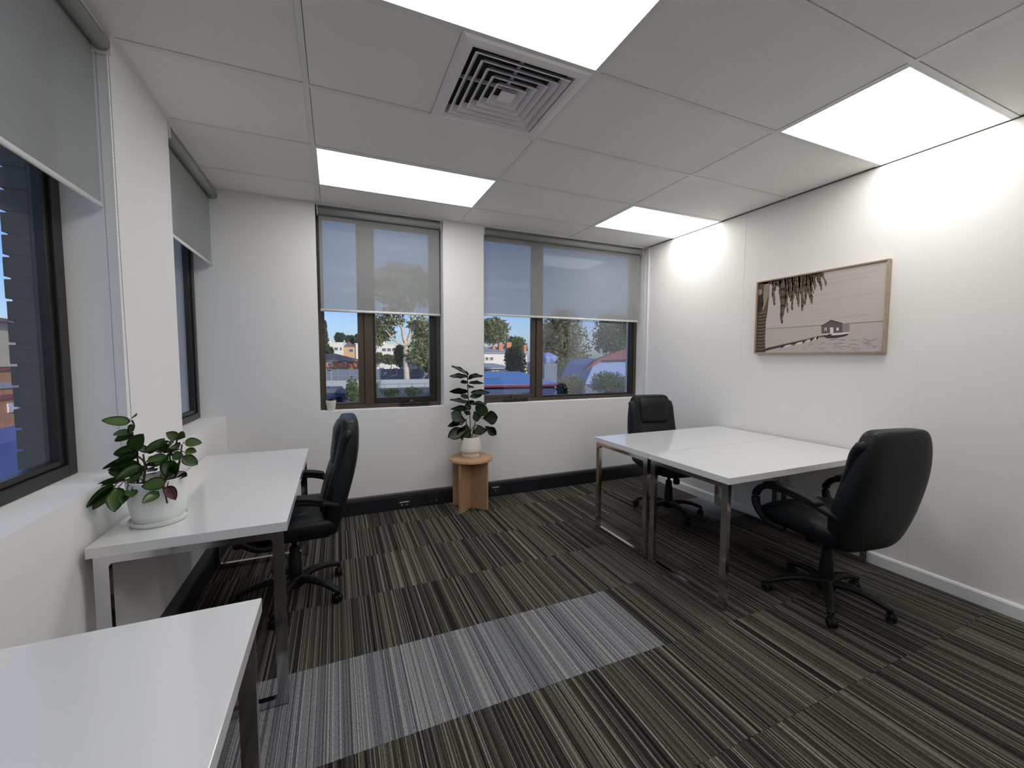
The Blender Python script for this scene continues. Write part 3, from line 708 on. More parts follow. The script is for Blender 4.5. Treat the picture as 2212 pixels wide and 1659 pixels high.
# fiddle fig in a cream pot
FX, FY, FZ = -2.190, -.200, .474
t = thing('potted_fig', 'tall dark-leaved fiddle fig in a cream stepped pot on the oak stool', 'plant', (FX, FY, FZ))
b = NB(); lathe(b, [(.070, 0), (.080, .001), (.082, .006), (.082, .026), (.080, .036), (.095, .044), (.101, .052), (.103, .064), (.098, .10), (.083, .165), (.078, .181), (.074, .181), (.070, .165), (.065, .160)], (FX, FY, FZ), 48); smooth_by_angle(obj('pot', b, M_pot2, t), 35)
b = NB(); lathe(b, [(.066, .158), (.03, .164), (.01, .165)], (FX, FY, FZ), 24); obj('soil', b, M_soil, t)
P2 = [(-2.21, 1.226, -2.363, 1.315, 0.025), (-2.215, 1.207, -2.374, 1.221, 0.036), (-2.205, 1.207, -2.05, 1.219, 0.031), (-2.215, 1.158, -2.285, 1.165, 0.025), (-2.2, 1.148, -2.071, 1.155, 0.02), (-2.21, 1.188, -2.154, 1.216, 0.022), (-2.215, 1.07, -2.394, 1.086, 0.046), (-2.185, 1.06, -2.014, 1.064, 0.041), (-2.205, 1.109, -2.144, 1.122, 0.02), (-2.206, 1.011, -2.271, 1.043, 0.031), (-2.195, 1.021, -2.071, 1.051, 0.046), (-2.201, 0.962, -2.375, 1.01, 0.026), (-2.191, 0.952, -2.03, 0.96, 0.026), (-2.191, 0.952, -2.149, 0.99, 0.026), (-2.186, 0.932, -2.251, 0.954, 0.062), (-2.186, 0.912, -2.366, 0.921, 0.041), (-2.257, 0.808, -2.376, 0.892, 0.113), (-2.134, 0.83, -2.051, 0.946, 0.126), (-2.072, 0.817, -1.939, 0.83, 0.117), (-2.155, 0.891, -2.135, 0.8, 0.062), (-2.267, 0.798, -2.407, 0.768, 0.035), (-2.217, 0.736, -2.407, 0.671, 0.098), (-2.227, 0.776, -2.278, 0.637, 0.119), (-2.114, 0.759, -2.104, 0.669, 0.127), (-2.051, 0.745, -1.95, 0.663, 0.075), (-2.237, 0.806, -2.317, 0.821, 0.082), (-2.227, 0.855, -2.196, 0.893, 0.051)]
meB = leaf_mesh('leaf', 'wavy', M_leafB); meF = leaf_mesh('leaf', 'fiddle', M_leafB)
for i, q in enumerate(P2):
    big = q[4] > .06; true = max(.062, q[4]*(1.15 if big else 1.3)); tilt = min(1, q[4]/true)
    y1 = FY-(.02+rnd.uniform(0, .04) if big else rnd.uniform(-.06, .05))
    place_leaf(meF if big else meB, t, (q[0], FY-.002*i/10, q[1]), (q[2], y1, q[3]), true, (rnd.uniform(-.2, .2), -(tilt**.5), .15+1.3*(1-tilt)))
for q in ([(-2.187, .62), (-2.19, .75), (-2.196, .893), (-2.212, 1.06), (-2.215, 1.232)], [(-2.195, .63), (-2.227, .757), (-2.232, .82), (-2.262, .80)], [(-2.18, .63), (-2.150, .751), (-2.128, .83), (-2.075, .82)], [(-2.19, .70), (-2.15, .752), (-2.112, .758)], [(-2.195, .70), (-2.205, .745), (-2.225, .76)]):
    b = NB(); tube(b, smoothpath([(x, FY, z) for x, z in q], 4), .0045, 7); obj('stem', b, M_stemg, t, smooth=True)
# tiny pot on the window sill
TX, TY, TZ = -3.368, .062, SZ
t = thing('succulent_pot', 'tiny succulent in a cream pot on the left back window sill', 'plant', (TX, TY, TZ))
b = NB(); lathe(b, [(.028, 0), (.031, .002), (.0415, .082), (.0415, .088), (.038, .088), (.037, .080)], (TX, TY, TZ), 32); smooth_by_angle(obj('pot', b, M_pot2, t), 50)
b = NB(); lathe(b, [(.0375, .078), (.01, .080)], (TX, TY, TZ), 20); obj('soil', b, M_soil, t)
M_leafC = leaf_mat('succulent_leaf', (.02, .07, .045), (.05, .12, .07), .4); meC = leaf_mesh('leaf', 'pointed', M_leafC)
for k in range(16):
    a = k*2.4; r = .012+.0015*k; p = Vector((TX+math.cos(a)*.006, TY+math.sin(a)*.006, TZ+.080)); place_leaf(meC, t, p, p+Vector((math.cos(a)*(.012+.0016*k), math.sin(a)*(.012+.0016*k), .034-.0012*k)), .016, (-math.cos(a)*.5, -math.sin(a)*.5, 1))

# ------------------------------------------------------------------ framed picture on the partition
PYA, PYB, PZA, PZB = -1.400, -2.305, 1.425, 2.030        # left edge (far), right edge (near)
t = thing('framed_picture', 'sepia seaside print of a jetty boat shed and palm in a thin oak frame', 'picture', (0, (PYA+PYB)/2, PZA))
M_pf = mat('picture_frame_wood', (.36, .27, .19), .5, noise=(40, .12))
b = NB()
for q in ((PYB, PYA, PZA, PZA+.010), (PYB, PYA, PZB-.010, PZB), (PYB, PYB+.010, PZA+.010, PZB-.010), (PYA-.010, PYA, PZA+.010, PZB-.010)): box(b, -.041, -.001, q[0], q[1], q[2], q[3], .001)
obj('frame', b, M_pf, t)
bxo('backing', -.030, -.002, PYB+.0102, PYA-.0102, PZA+.0102, PZB-.0102, M_dark, t)
PW, PH = abs(PYA-PYB)-.0208, PZB-PZA-.0208
def pcol(n, c): return mat('print_'+n, c, .55, spec=.3)
PM = [pcol('sky', (.50, .45, .425)), pcol('cloud', (.455, .405, .39)), pcol('water', (.47, .42, .40)), pcol('line', (.24, .20, .16)), pcol('dark', (.035, .024, .018)), pcol('brown', (.10, .068, .045)),
      pcol('tan', (.30, .235, .175)), pcol('shed', (.12, .10, .10)), pcol('shed_side', (.26, .235, .225)), pcol('white', (.68, .64, .61)), pcol('deep', (.05, .04, .04)), pcol('ripple', (.16, .13, .12))]
b = NB()
def pg(pts, mi, lay):
    vs = [b.verts.new((-.031-.00004*lay, PYA-.0104-u*PW, PZA+.0104+v*PH)) for u, v in pts]
    f = b.faces.new(vs); f.normal_update(); f.material_index = mi
    if f.normal.x > 0: f.normal_flip()
pg([(0, .335), (1, .335), (1, 1), (0, 1)], 0, 1); pg([(0, 0), (1, 0), (1, .335), (0, .335)], 2, 1)
rp_ = random.Random(5)
for k in range(14):     # long soft cloud bands, each a plain sloping strip
    u0, u1 = rp_.uniform(.12, .5), rp_.uniform(.6, 1.0); v = .38+k*.043+rp_.uniform(-.01, .01); h = rp_.uniform(.008, .022); sl_ = rp_.uniform(.0, .035)
    pg([(u0, v), (u1, min(.99, v+sl_)), (u1, min(.995, v+sl_+h)), (u0, v+h*.3)], 1, 2+k*.1)
pg([(0, .330), (1, .330), (1, .341), (0, .338)], 3, 4)
def uv(x, y):
    """spots read off the photograph's picture, straightened to 0..1"""
    xl, xr = 318-(y-500)*.035, 1835-(y-265)*.045
    u = (x-xl)/(xr-xl); k_ = u/(u+(1-u)/1.35)          # nearer end is larger
    top = 500+(265-500)*u; bot = 1330+(1325-1330)*u
    return (min(1, max(0, k_*1.0+0*u)), min(1, max(0, (bot-y)/(bot-top))))
trunk = [(318, 500), (445, 480), (440, 640), (425, 820), (405, 960), (395, 1150), (400, 1325), (290, 1330), (300, 900)]
pg([uv(*p) for p in trunk], 5, 5)
pg([uv(*p) for p in [(318, 560), (370, 600), (375, 760), (350, 830), (312, 880)]], 4, 6)
pg([uv(*p) for p in [(385, 520), (440, 500), (435, 640), (400, 760), (370, 830), (360, 780)]], 6, 6)
pg([uv(*p) for p in [(320, 570), (350, 575), (365, 610), (345, 640), (318, 640)]], 6, 7)
for k in range(36):
    y = 850+k*13.2; pg([uv(*p) for p in [(300, y), (345, y+5), (408-k*.3, y-8), (408-k*.3, y-3), (345, y+11), (300, y+5)]], 4 if k % 3 else 6, 7+k % 2)
fr = [(490, 480, 498, 775, 22), (460, 490, 470, 520, 30), (600, 470, 592, 990, 48), (640, 460, 650, 860, 16), (690, 450, 685, 730, 42), (720, 440, 708, 835, 18), (760, 430, 775, 800, 34), (800, 425, 830, 850, 26), (850, 420, 860, 770, 22), (880, 410, 930, 765, 44), (950, 400, 968, 600, 24), (1000, 395, 1045, 610, 26), (1045, 395, 1105, 555, 12), (540, 480, 548, 560, 40), (910, 405, 945, 640, 20)]
for x0_, y0_, x1_, y1_, w_ in fr:
    n = 16; Lp, Rp = [], []
    for i in range(n+1):
        s = i/n; cx = x0_+(x1_-x0_)*s+6*math.sin(s*9+x0_); cy = y0_+(y1_-y0_)*s-6; hw = w_*(1-s**1.6)*.8+3
        Lp.append((cx-hw-rp_.uniform(0, 9), cy)); Rp.append((cx+hw+rp_.uniform(0, 9), cy+rp_.uniform(-6, 8)))
    for i in range(n): pg([uv(*p) for p in (Lp[i], Rp[i], Rp[i+1], Lp[i+1])], 5 if (i+x0_) % 3 else 4, 6)
    for i in range(n-1):
        if rp_.random() < .6: x = Lp[i][0]*.5+Rp[i][0]*.5; y = Lp[i][1]; pg([uv(*p) for p in ((x, y), (x+5, y), (x+9, y+34), (x+5, y+34))], 6, 8)
pg([uv(*p) for p in [(318, 500), (1040, 385), (1030, 420), (900, 450), (700, 480), (560, 500), (440, 520)]], 4, 5)
pg([uv(*p) for p in [(1050, 1015), (1165, 955), (1300, 995), (1302, 1105), (1052, 1115)]], 7, 6)
pg([uv(*p) for p in [(1045, 1018), (1165, 948), (1305, 990), (1303, 998), (1165, 960), (1050, 1024)]], 4, 7)
pg([uv(*p) for p in [(1302, 995), (1385, 990), (1385, 1095), (1302, 1110)]], 8, 6)
pg([uv(*p) for p in [(1150, 1038), (1192, 1036), (1192, 1104), (1155, 1106)]], 9, 8)
for x in (1086, 1228): pg([uv(*p) for p in [(x, 1042), (x+28, 1040), (x+28, 1074), (x, 1076)]], 9, 8)
pg([uv(*p) for p in [(1094, 1048), (1106, 1047), (1106, 1070), (1094, 1071)]], 7, 9)
pg([uv(*p) for p in [(1055, 1112), (1385, 1095), (1385, 1110), (1280, 1125), (1180, 1132), (1060, 1128)]], 9, 7)
pg([uv(*p) for p in [(1060, 1130), (1180, 1130), (1385, 1105), (1350, 1140), (1230, 1165), (1110, 1165)]], 10, 6)
pg([uv(*p) for p in [(385, 1285), (1150, 1118), (1185, 1112), (1150, 1140), (1060, 1150), (400, 1310)]], 10, 7)
pg([uv(*p) for p in [(400, 1275), (1100, 1118), (1100, 1124), (400, 1284)]], 6, 8)
for x, y in ((590, 1262), (725, 1230), (840, 1205), (930, 1180), (1000, 1162), (430, 1290)): pg([uv(*p) for p in [(x, y-20), (x+26, y-24), (x+12, y+10), (x-14, y+20)]], 10, 8)
for x, y in ((620, 1262), (760, 1230), (870, 1200), (960, 1176)): pg([uv(*p) for p in [(x+10, y-15), (x+70, y-28), (x+62, y-4), (x, y+10)]], 9, 8)
for k in range(70):
    x = rp_.uniform(1000, 1780); y = rp_.uniform(1170, 1320); l = rp_.uniform(30, 130); pg([uv(*p) for p in [(x, y), (min(1790, x+l), y+4), (min(1790, x+l*.6), y+7)]], 11, 6)
for k in range(30):
    x = rp_.uniform(430, 1000); y = rp_.uniform(1180, 1320)
    if y > 1310-(x-430)*.27: pg([uv(*p) for p in [(x, y), (x+60, y+3), (x+30, y+6)]], 6, 6)
o = obj('print', b, PM, t)

# ================================================================== outside
GZ = -3.2
M_ground = mat('asphalt_and_grass', (.10, .11, .105), .95, noise=(.15, .25))
b = NB(); box(b, -160, 200, -60, 400, GZ-.3, GZ); struct('ground', b, M_ground)
# unseen bulk added for its shade: storey below, roof, and the wing behind
M_ext = mat('rendered_exterior', (.32, .30, .28), .8, bump=(20, .3))
b = NB(); box(b, -4.5, 14, -22, .30, GZ, -.31); box(b, .31, 14, -22, .30, -.31, 3.05); box(b, -4.45, .31, -22, YF-.16, -.31, 3.05); struct('shade_building_mass', b, M_ext)
b = NB(); box(b, -4.9, 14.4, -22.4, .75, 3.051, 3.35); struct('roof', b, M_ext)  # unseen slab added to keep the sun off

def far_building(name, lab, x0, x1, y0, y1, z1, wallm, roofm=None, rh=0, ov=.3, wins=(), group=None, flat=True, winm=None):
    """box with a hipped or parapet roof; wins = (x0,x1,z0,z1) on the face towards us"""
    t = thing(name, lab, 'building', ((x0+x1)/2, (y0+y1)/2, GZ), 0, group)
    bxo('wall', x0, x1, y0, y1, GZ, z1, wallm, t)
    if roofm:
        b = NB()
        if rh:
            a = [(x0-ov, y0-ov), (x1+ov, y0-ov), (x1+ov, y1+ov), (x0-ov, y1+ov)]; ins = min((y1-y0)/2, (x1-x0)/2)*.98
            c = [(x0+ins, y0+ins), (x1-ins, y0+ins), (x1-ins, y1-ins), (x0+ins, y1-ins)]
            loft(b, [[Vector((x, y, z1)) for x, y in a], [Vector((x, y, z1+.12)) for x, y in a], [Vector((x, y, z1+rh)) for x, y in c]])
        else: box(b, x0-.1, x1+.1, y0-.1, y1+.1, z1, z1+.15)
        obj('roof', b, roofm, t)
    for q in wins:
        f = rails(t, 'window', M_white, q[0], q[1], y0-.08, y0-.001, q[2], q[3], .06, .06, .06, .06, 0)
        bxo('pane', q[0]+.06, q[1]-.06, y0-.05, y0-.002, q[2]+.06, q[3]-.06, winm or M_winfar, f)
    return t
M_winfar = mat('far_window', (.10, .12, .15), .15)
M_wh = mat('white_render', (.78, .74, .68), .8); M_or = mat('orange_render', (.62, .40, .20), .8); M_br = mat('red_brick', (.40, .16, .08), .85, noise=(3, .2))
M_rt = mat('terracotta_roof', (.22, .13, .10), .8, noise=(1.5, .25)); M_rg = mat('grey_metal_roof', (.34, .38, .42), .5); M_rb = mat('weathered_brown_roof', (.26, .20, .18), .8, noise=(.7, .3))
M_bluer = mat('blue_metal_roof', (.10, .24, .55), .4); M_redm = mat('red_painted_gutter', (.30, .05, .06), .5); M_bw = mat('pale_blue_sheet', (.26, .38, .66), .5)  # blues made stronger to carry the tint of skylit shade
t = far_building('apartment_block', 'long white two-storey block with window bands, far beyond the car park', -7.5, -1.5, 110, 120, 5.05, M_wh, M_wh, wins=[(-3.7, -2.75, 3.1, 3.95), (-2.4, -1.85, 3.1, 3.95)])
bxo('chimney', -5.25, -4.35, 111, 112, 5.2, 6.0, M_wh, t)
far_building('orange_house', 'orange rendered house with a brown roof between the white blocks', -1.48, 1.38, 110.5, 120, 3.98, M_or, M_rt, 1.6, 0.0, wins=[(-.2, .9, 2.7, 3.6)])
t = far_building('apartment_block', 'white two-storey block with a row of square windows behind the gum tree', 1.45, 12.4, 110, 120, 4.85, M_wh, M_wh, wins=[(6.0, 6.6, 2.95, 3.85), (7.9, 9.0, 2.95, 3.85), (9.2, 10.3, 2.95, 3.85), (10.5, 11.65, 2.95, 3.85)])
bxo('chimney', 8.3, 9.3, 111, 112, 5.0, 5.75, M_wh, t)
t = far_building('low_house', 'low brick house with a wide brown roof beyond the fence', -9.5, 1.5, 85, 95, .55, M_br, M_rb, 1.6, .5, wins=[(-4.9, -3.9, -.35, .4), (-2.2, -1.5, -.35, .4)])
# fences
M_fence = mat('blue_grey_sheet_fence', (.14, .17, .25), .6); M_fpost = mat('fence_post_grey', (.30, .33, .38), .6); M_pale = mat('pale_concrete_wall', (.38, .42, .46), .85)  # blue cast of skylit shade is mixed into these base colours
t = thing('sheet_fence', 'long blue-grey sheet metal fence across the far side of the car park', 'fence', (6, 70, GZ))
for i in range(16):
    x = -6.5+i*1.7; b = NB()
    for k_ in range(6): box(b, x+k_*.28, x+k_*.28+.15, 70, 70.05, GZ, -.62); box(b, x+k_*.28+.15, x+k_*.28+.28, 70.03, 70.06, GZ, -.62)
    obj('fence_panel', b, M_fence, t); bxo('post', x-.04, x+.04, 69.9, 69.99, GZ, -.50, M_fpost, t)
bxo('rail', -6.5, 20.7, 69.9, 70.0, -1.75, -1.68, M_fpost, t)
tag(bxo('low_wall', -6.5, 12.0, 60, 60.25, GZ, -1.95, M_pale), 'low pale concrete wall before the blue-grey fence', 'wall')
t = thing('rail_fence', 'low dark rail fence on posts beside the driveway outside', 'fence', (3, 46, GZ))
bxo('rail', .2, 8.2, 46, 46.05, -1.80, -1.74, M_fence, t)
for k_ in range(6): bxo('post', .3+k_*1.55, .36+k_*1.55, 46, 46.05, GZ, -1.75, M_fence, t)
t = thing('carport', 'blue steel carport with a slatted roof beyond the parked car', 'carport', (-6.2, 57, GZ))
for k_ in range(6): bxo('roof_slat', -8.6+k_*.85, -8.1+k_*.85, 55.5, 59, -.30, -.22, M_fence, t)
for x in (-8.4, -4.0): bxo('post', x, x+.12, 56, 56.12, GZ, -.31, M_fpost, t)
bxo('beam', -8.6, -3.8, 56, 56.15, -.45, -.31, M_fpost, t)

# vehicles
def vehicle(name, lab, loc, rot, paint, L_=4.6, W_=1.8, H_=1.65, group=None):
    t = thing(name, lab, 'car', loc, rot, group)
    P = lambda n, bm, m, par=t, s=False: obj(n, bm, m, par, smooth=s, world=False)
    h = L_/2
    prof = [(-h, .35), (-h-.02, .75), (-h+.12, .98), (-h+.9, 1.02), (h-1.1, .98), (h-.15, .80), (h, .60), (h-.02, .32)]
    b = NB(); loft(b, [[Vector((x, y*s, z+(.0 if s == 1 else .0))) for x, z in prof] for y, s in ((-W_/2, .94), (-W_/2, 1), (W_/2, 1), (W_/2, .94))])
    bmesh.ops.bevel(b, geom=list(b.edges), offset=.05, segments=2, affect='EDGES'); smooth_by_angle(P('body', b, paint), 50)
    cab = [(-h+.15, 1.0), (-h+.55, H_-.02), (-.1, H_), (.55, H_-.06), (h-1.15, .98)]
    b = NB(); loft(b, [[Vector((x, y*(1 if z < 1.1 else .84), z)) for x, z in cab] for y in (-W_/2+.06, W_/2-.06)]); bmesh.ops.bevel(b, geom=list(b.edges), offset=.04, segments=2, affect='EDGES'); cabin = P('cabin', b, paint)
    for s in (-1, 1):
        for a, c in ((-h+.62, -.12), (-.02, h-1.45)):
            b = NB(); y0 = s*(W_/2-.062); y1 = s*(W_/2*.86-.03)
            q = [(a, 1.08, y0), (c, 1.08, y0), (min(c, .35), H_-.14, y1), (a+.12, H_-.14, y1)]
            loft(b, [[Vector((x, y+s*.03, z)) for x, z, y in q], [Vector((x, y-s*.01, z)) for x, z, y in q]]); P('side_window', b, M_winfar, cabin)
        b = NB(); box(b, -h-.03, -h+.06, s*.62-.14, s*.62+.14, .72, .92, .01); P('tail_lamp', b, M_redm)
    b = NB(); q = [(-h+.17, 1.04), (-h+.50, H_-.12)]
    loft(b, [[Vector((q[0][0]-.03, -.66, q[0][1])), Vector((q[0][0]-.03, .66, q[0][1])), Vector((q[1][0]-.03, .56, q[1][1])), Vector((q[1][0]-.03, -.56, q[1][1]))], [Vector((q[0][0]+.04, -.66, q[0][1])), Vector((q[0][0]+.04, .66, q[0][1])), Vector((q[1][0]+.04, .56, q[1][1])), Vector((q[1][0]+.04, -.56, q[1][1]))]]); P('rear_window', b, M_winfar, cabin)
    b = NB(); loft(b, [[Vector((h-1.13+.04, -.68, 1.02)), Vector((h-1.13+.04, .68, 1.02)), Vector((.62, .56, H_-.12)), Vector((.62, -.56, H_-.12))], [Vector((h-1.2, -.68, .98)), Vector((h-1.2, .68, .98)), Vector((.5, .56, H_-.16)), Vector((.5, -.56, H_-.16))]]); P('windscreen', b, M_winfar, cabin)
    for x in (-h+.85, h-.9):
        for s in (-1, 1):
            b = NB(); n = 20
            loft(b, [[Vector((x+r*math.cos(2*PI*k/n), s*(W_/2-d), .335+r*math.sin(2*PI*k/n))) for k in range(n)] for r, d in ((.31, .24), (.335, .22), (.335, .03), (.30, .0), (.18, .02))]); P('wheel', b, M_plastic)
    return t
M_carb = mat('dark_blue_car_paint', (.015, .03, .10), .18, coat=1); M_carw = mat('white_car_paint', (.75, .75, .75), .25, coat=.5)
vehicle('parked_car', 'dark blue station wagon parked outside below the left back window', (-4.55, 41.0, GZ), R_(178), M_carb)
vehicle('parked_van', 'white van left of the gum tree trunk, beyond the fence', (6.15, 95, GZ), R_(90), M_carw, 4.8, 2.5, 2.35, 'white vans parked beyond the fence')
vehicle('parked_van', 'white van hard by the gum tree trunk, beyond the fence', (9.3, 96, GZ), R_(90), M_carw, 4.8, 2.2, 2.30, 'white vans parked beyond the fence')

# trees and shrubs
def foliage_mat(name, c1, c2):
    m = bpy.data.materials.new(name); m.use_nodes = True; n = m.node_tree; b = n.nodes['Principled BSDF']; L = n.links.new
    b.inputs['Roughness'].default_value = .7; b.inputs['Specular IOR Level'].default_value = .2
    tc = n.nodes.new('ShaderNodeTexCoord'); z = n.nodes.new('ShaderNodeTexNoise'); z.inputs['Scale'].default_value = 1.6; z.inputs['Detail'].default_value = 5
    r = n.nodes.new('ShaderNodeValToRGB'); r.color_ramp.elements[0].position = .35; r.color_ramp.elements[1].position = .68; r.color_ramp.elements[0].color = col4(c1); r.color_ramp.elements[1].color = col4(c2)
    L(tc.outputs['Object'], z.inputs['Vector']); L(z.outputs['Fac'], r.inputs['Fac']); L(r.outputs['Color'], b.inputs['Base Color']); return m
F_gum = foliage_mat('gum_foliage', (.09, .12, .045), (.24, .25, .12)); F_dark = foliage_mat('dark_foliage', (.025, .05, .03), (.07, .11, .055)); F_mid = foliage_mat('mid_foliage', (.05, .085, .035), (.14, .19, .08))
M_bark = mat('white_gum_bark', (.62, .53, .44), .8, noise=(2, .2)); M_barkd = mat('brown_bark', (.12, .09, .07), .9)
def leaves(bm, clumps, size, rr, drop=.3):
    for c, rad, n in clumps:
        c = Vector(c)
        for _ in range(n):
            d = Vector((rr.gauss(0, 1), rr.gauss(0, 1), rr.gauss(0, 1))); d.normalize(); d *= rr.random()**.45
            p = c+Vector((d.x*rad[0], d.y*rad[1], d.z*rad[2])); s = size*rr.uniform(.6, 1.4)
            u = Vector((rr.gauss(0, 1), rr.gauss(0, 1), rr.gauss(0, 1)-drop)).normalized(); v = u.cross(Vector((rr.gauss(0, 1), rr.gauss(0, 1), rr.gauss(0, 1)))).normalized()
            q = [bm.verts.new(p-u*s), bm.verts.new(p+v*s*.38), bm.verts.new(p+u*s), bm.verts.new(p-v*s*.38)]; bm.faces.new(q)
def tree(name, lab, base, limbs, clumps, size, fm, bmat, seed=1, group=None, cat='tree'):
    rr = random.Random(seed); t = thing(name, lab, cat, base, 0, group)
    b = NB()
    for pts, r0, r1 in limbs:
        P = smoothpath(pts, 4); n = len(P); tube(b, P, [r0+(r1-r0)*i/(n-1) for i in range(n)], 8)
    obj('trunk', b, bmat, t, smooth=True)
    b = NB(); leaves(b, clumps, size, rr); o = obj('foliage', b, fm, t); o['kind'] = 'stuff'
    return t
Y0 = 62
def A(px, py, d=0): return at(px, py, Y0+d)
base = A(879, 812); base.z = GZ
gum_limbs = [([base, (base+A(876, 765))/2, A(876, 765), A(878, 747)], .48, .40), ([A(878, 747), A(872, 728), A(868, 705), A(860, 680), A(852, 655), A(846, 620)], .34, .10),
             ([A(880, 747), A(886, 722, 1), A(890, 700, 1), A(892, 672, 1), A(893, 620, 1)], .36, .12), ([A(876, 745, -1), A(862, 742, -1), A(850, 733, -1), A(840, 722, -1), A(832, 712, -1)], .16, .08),
             ([A(891, 700, 1), A(905, 690, 0), A(922, 680, 0), A(935, 665, 0)], .22, .1), ([A(886, 730, 2), A(905, 722, 2), A(925, 710, 2)], .16, .07), ([A(866, 700), A(872, 680), A(878, 640)], .16, .08), ([A(868, 708), A(852, 690), A(838, 672), A(828, 650)], .18, .07),
             ([A(891, 690), A(884, 668), A(880, 630)], .18, .08)]
rr = random.Random(11); cl = []
for px, py, rx, rz, n in ((820, 700, 2.2, 1.8, 420), (812, 735, 1.2, 1.2, 240), (835, 720, 1.8, 1.4, 200), (850, 690, 2.0, 1.3, 170), (905, 700, 2.0, 1.8, 260), (915, 740, 2.2, 2.6, 620), (903, 765, 1.7, 2.2, 520), (925, 775, 1.6, 1.6, 330), (860, 640, 3.5, 2.2, 600), (905, 630, 3.6, 2.6, 700), (825, 620, 2.8, 2.4, 460), (870, 590, 3.6, 1.9, 560), (915, 600, 2.6, 1.8, 380), (840, 600, 3.0, 1.8, 400), (845, 672, 1.5, 1.0, 120), (880, 665, 1.5, .8, 100)):
    c = A(px, py, rr.uniform(-1.5, 2.5)); cl.append((c, (rx, 2.4, rz), n))
tree('gum_tree', 'tall white-barked gum tree standing in the car park', base, gum_limbs, cl, .34, F_gum, M_bark, 2)
def simple_tree(name, lab, px, pyt, pyb, wpx, Y, fm, n=900, size=.4, seed=1, group=None, cat='tree', flat=.5, depth=None, bm_=None):
    """crown of several clumps standing on a trunk; sizes read at distance Y"""
    top, bot, l, r = at(px, pyt, Y), at(px, pyb, Y), at(px-wpx/2, pyb, Y), at(px+wpx/2, pyb, Y)
    W_ = (r-l).length/2; Hh = (top.z-bot.z)/2; rr = random.Random(seed); c0 = (top+bot)/2; cl = []
    for i in range(9):
        a = rr.uniform(0, 2*PI); q = rr.uniform(.1, .55); zz = rr.uniform(-.5, .5)
        cl.append(((c0.x+math.cos(a)*q*W_, Y+math.sin(a)*q*W_*.8, c0.z+zz*Hh), (W_*.52, W_*.5, Hh*.52), n//9))
    cl.append(((c0.x, Y, c0.z), (W_*.75, W_*.6, Hh*.85), n//4))
    g = Vector((c0.x, Y, GZ))
    return tree(name, lab, g, [([g, (c0.x+.05, Y, (GZ+c0.z)/2), (c0.x, Y, c0.z+Hh*.4)], max(.06, W_*.08), .04)], cl, size, fm, bm_ or M_barkd, seed, group, cat)
simple_tree('distant_tree', 'leftmost round dark tree on the skyline in the left back window', 733, 718, 744, 28, 160, F_dark, 900, .7, 21, 'dark trees on the skyline')
simple_tree('distant_tree', 'middle dark tree on the skyline in the left back window', 755, 724, 745, 24, 165, F_dark, 700, .7, 22, 'dark trees on the skyline')
simple_tree('distant_tree', 'dark skyline tree half behind the bronze mullion of the left back window', 772, 720, 745, 18, 160, F_dark, 600, .7, 23, 'dark trees on the skyline')
simple_tree('garden_bush', 'dark bush against the far white block, at the left edge of the window', 712, 749, 768, 24, 100, F_dark, 600, .35, 24, cat='bush')
simple_tree('garden_bush', 'green bush below the row of square windows, left of the gum tree', 818, 758, 790, 26, 106, F_mid, 900, .35, 25, cat='bush')
simple_tree('garden_bush', 'wide green hedge bush behind the white vans', 845, 765, 788, 44, 99, F_mid, 1200, .35, 26, cat='bush')
simple_tree('garden_bush', 'dark bush at the foot of the gum tree trunk', 865, 742, 800, 40, 72, F_dark, 1300, .3, 27, cat='bush')
simple_tree('garden_bush', 'dark leafy bush right of the gum tree trunk', 925, 775, 806, 40, 66, F_dark, 700, .3, 28, cat='bush')
simple_tree('background_tree', 'green tree behind the gum tree, above the white block', 820, 700, 748, 60, 130, F_mid, 1800, .6, 29)
simple_tree('background_tree', 'tall green tree behind the right side of the gum tree', 925, 690, 770, 70, 120, F_mid, 2200, .55, 30)
simple_tree('garden_bush', 'pale green shrub beside the dark blue station wagon', 762, 812, 872, 44, 37, F_mid, 900, .16, 31, cat='bush')
simple_tree('garden_bush', 'low dark shrubs along the bottom of the left back window', 845, 838, 862, 50, 42, F_dark, 800, .16, 32, cat='bush')
simple_tree('garden_bush', 'low dark shrubs right along the driveway rail', 895, 836, 860, 50, 42.5, F_dark, 800, .16, 33, cat='bush')
# pine with a drooping palm-like crown on the left
g = at(706, 820, 98); g.z = GZ; top = at(706, 692, 98); b_ = []
cl = [((g.x+random.uniform(-.1, .1), 98, z), (max(.15, (9.6-z)*.16), .6, .35), 60) for z in [2.5+.45*k for k in range(16)]]
tree('norfolk_pine', 'slim pointed pine at the left edge of the left back window', g, [([g, (g.x, 98, 4), (g.x, 98, 9.5)], .2, .04)], cl, .3, F_dark, M_barkd, 40)
# agave clump
t = thing('yucca_clump', 'spiky yucca clump in front of the pale wall outside', 'plant', (at(812, 840, 44).x, 44, GZ)); M_yu = mat('yucca_blade', (.16, .22, .12), .6)
c0 = Vector((at(812, 840, 44).x, 44, GZ+1.1)); b = NB(); rr = random.Random(8)
for k_ in range(90):
    a = rr.uniform(0, 2*PI); e = rr.uniform(-.1, 1.3); L_ = rr.uniform(1.0, 1.5); d = Vector((math.cos(a)*math.cos(e), math.sin(a)*math.cos(e), math.sin(e))); s = d.cross(Vector((0, 0, 1))).normalized()*.045
    m_ = c0+d*L_*.5; vs = [b.verts.new(p) for p in (c0-s, m_-s, c0+d*L_, m_+s, c0+s)]; b.faces.new(vs)
o = obj('blades', b, M_yu, t); o['kind'] = 'stuff'
b = NB(); tube(b, [(c0.x, 44, GZ), (c0.x, 44, GZ+1.15)], .12, 8); obj('trunk', b, M_barkd, t)

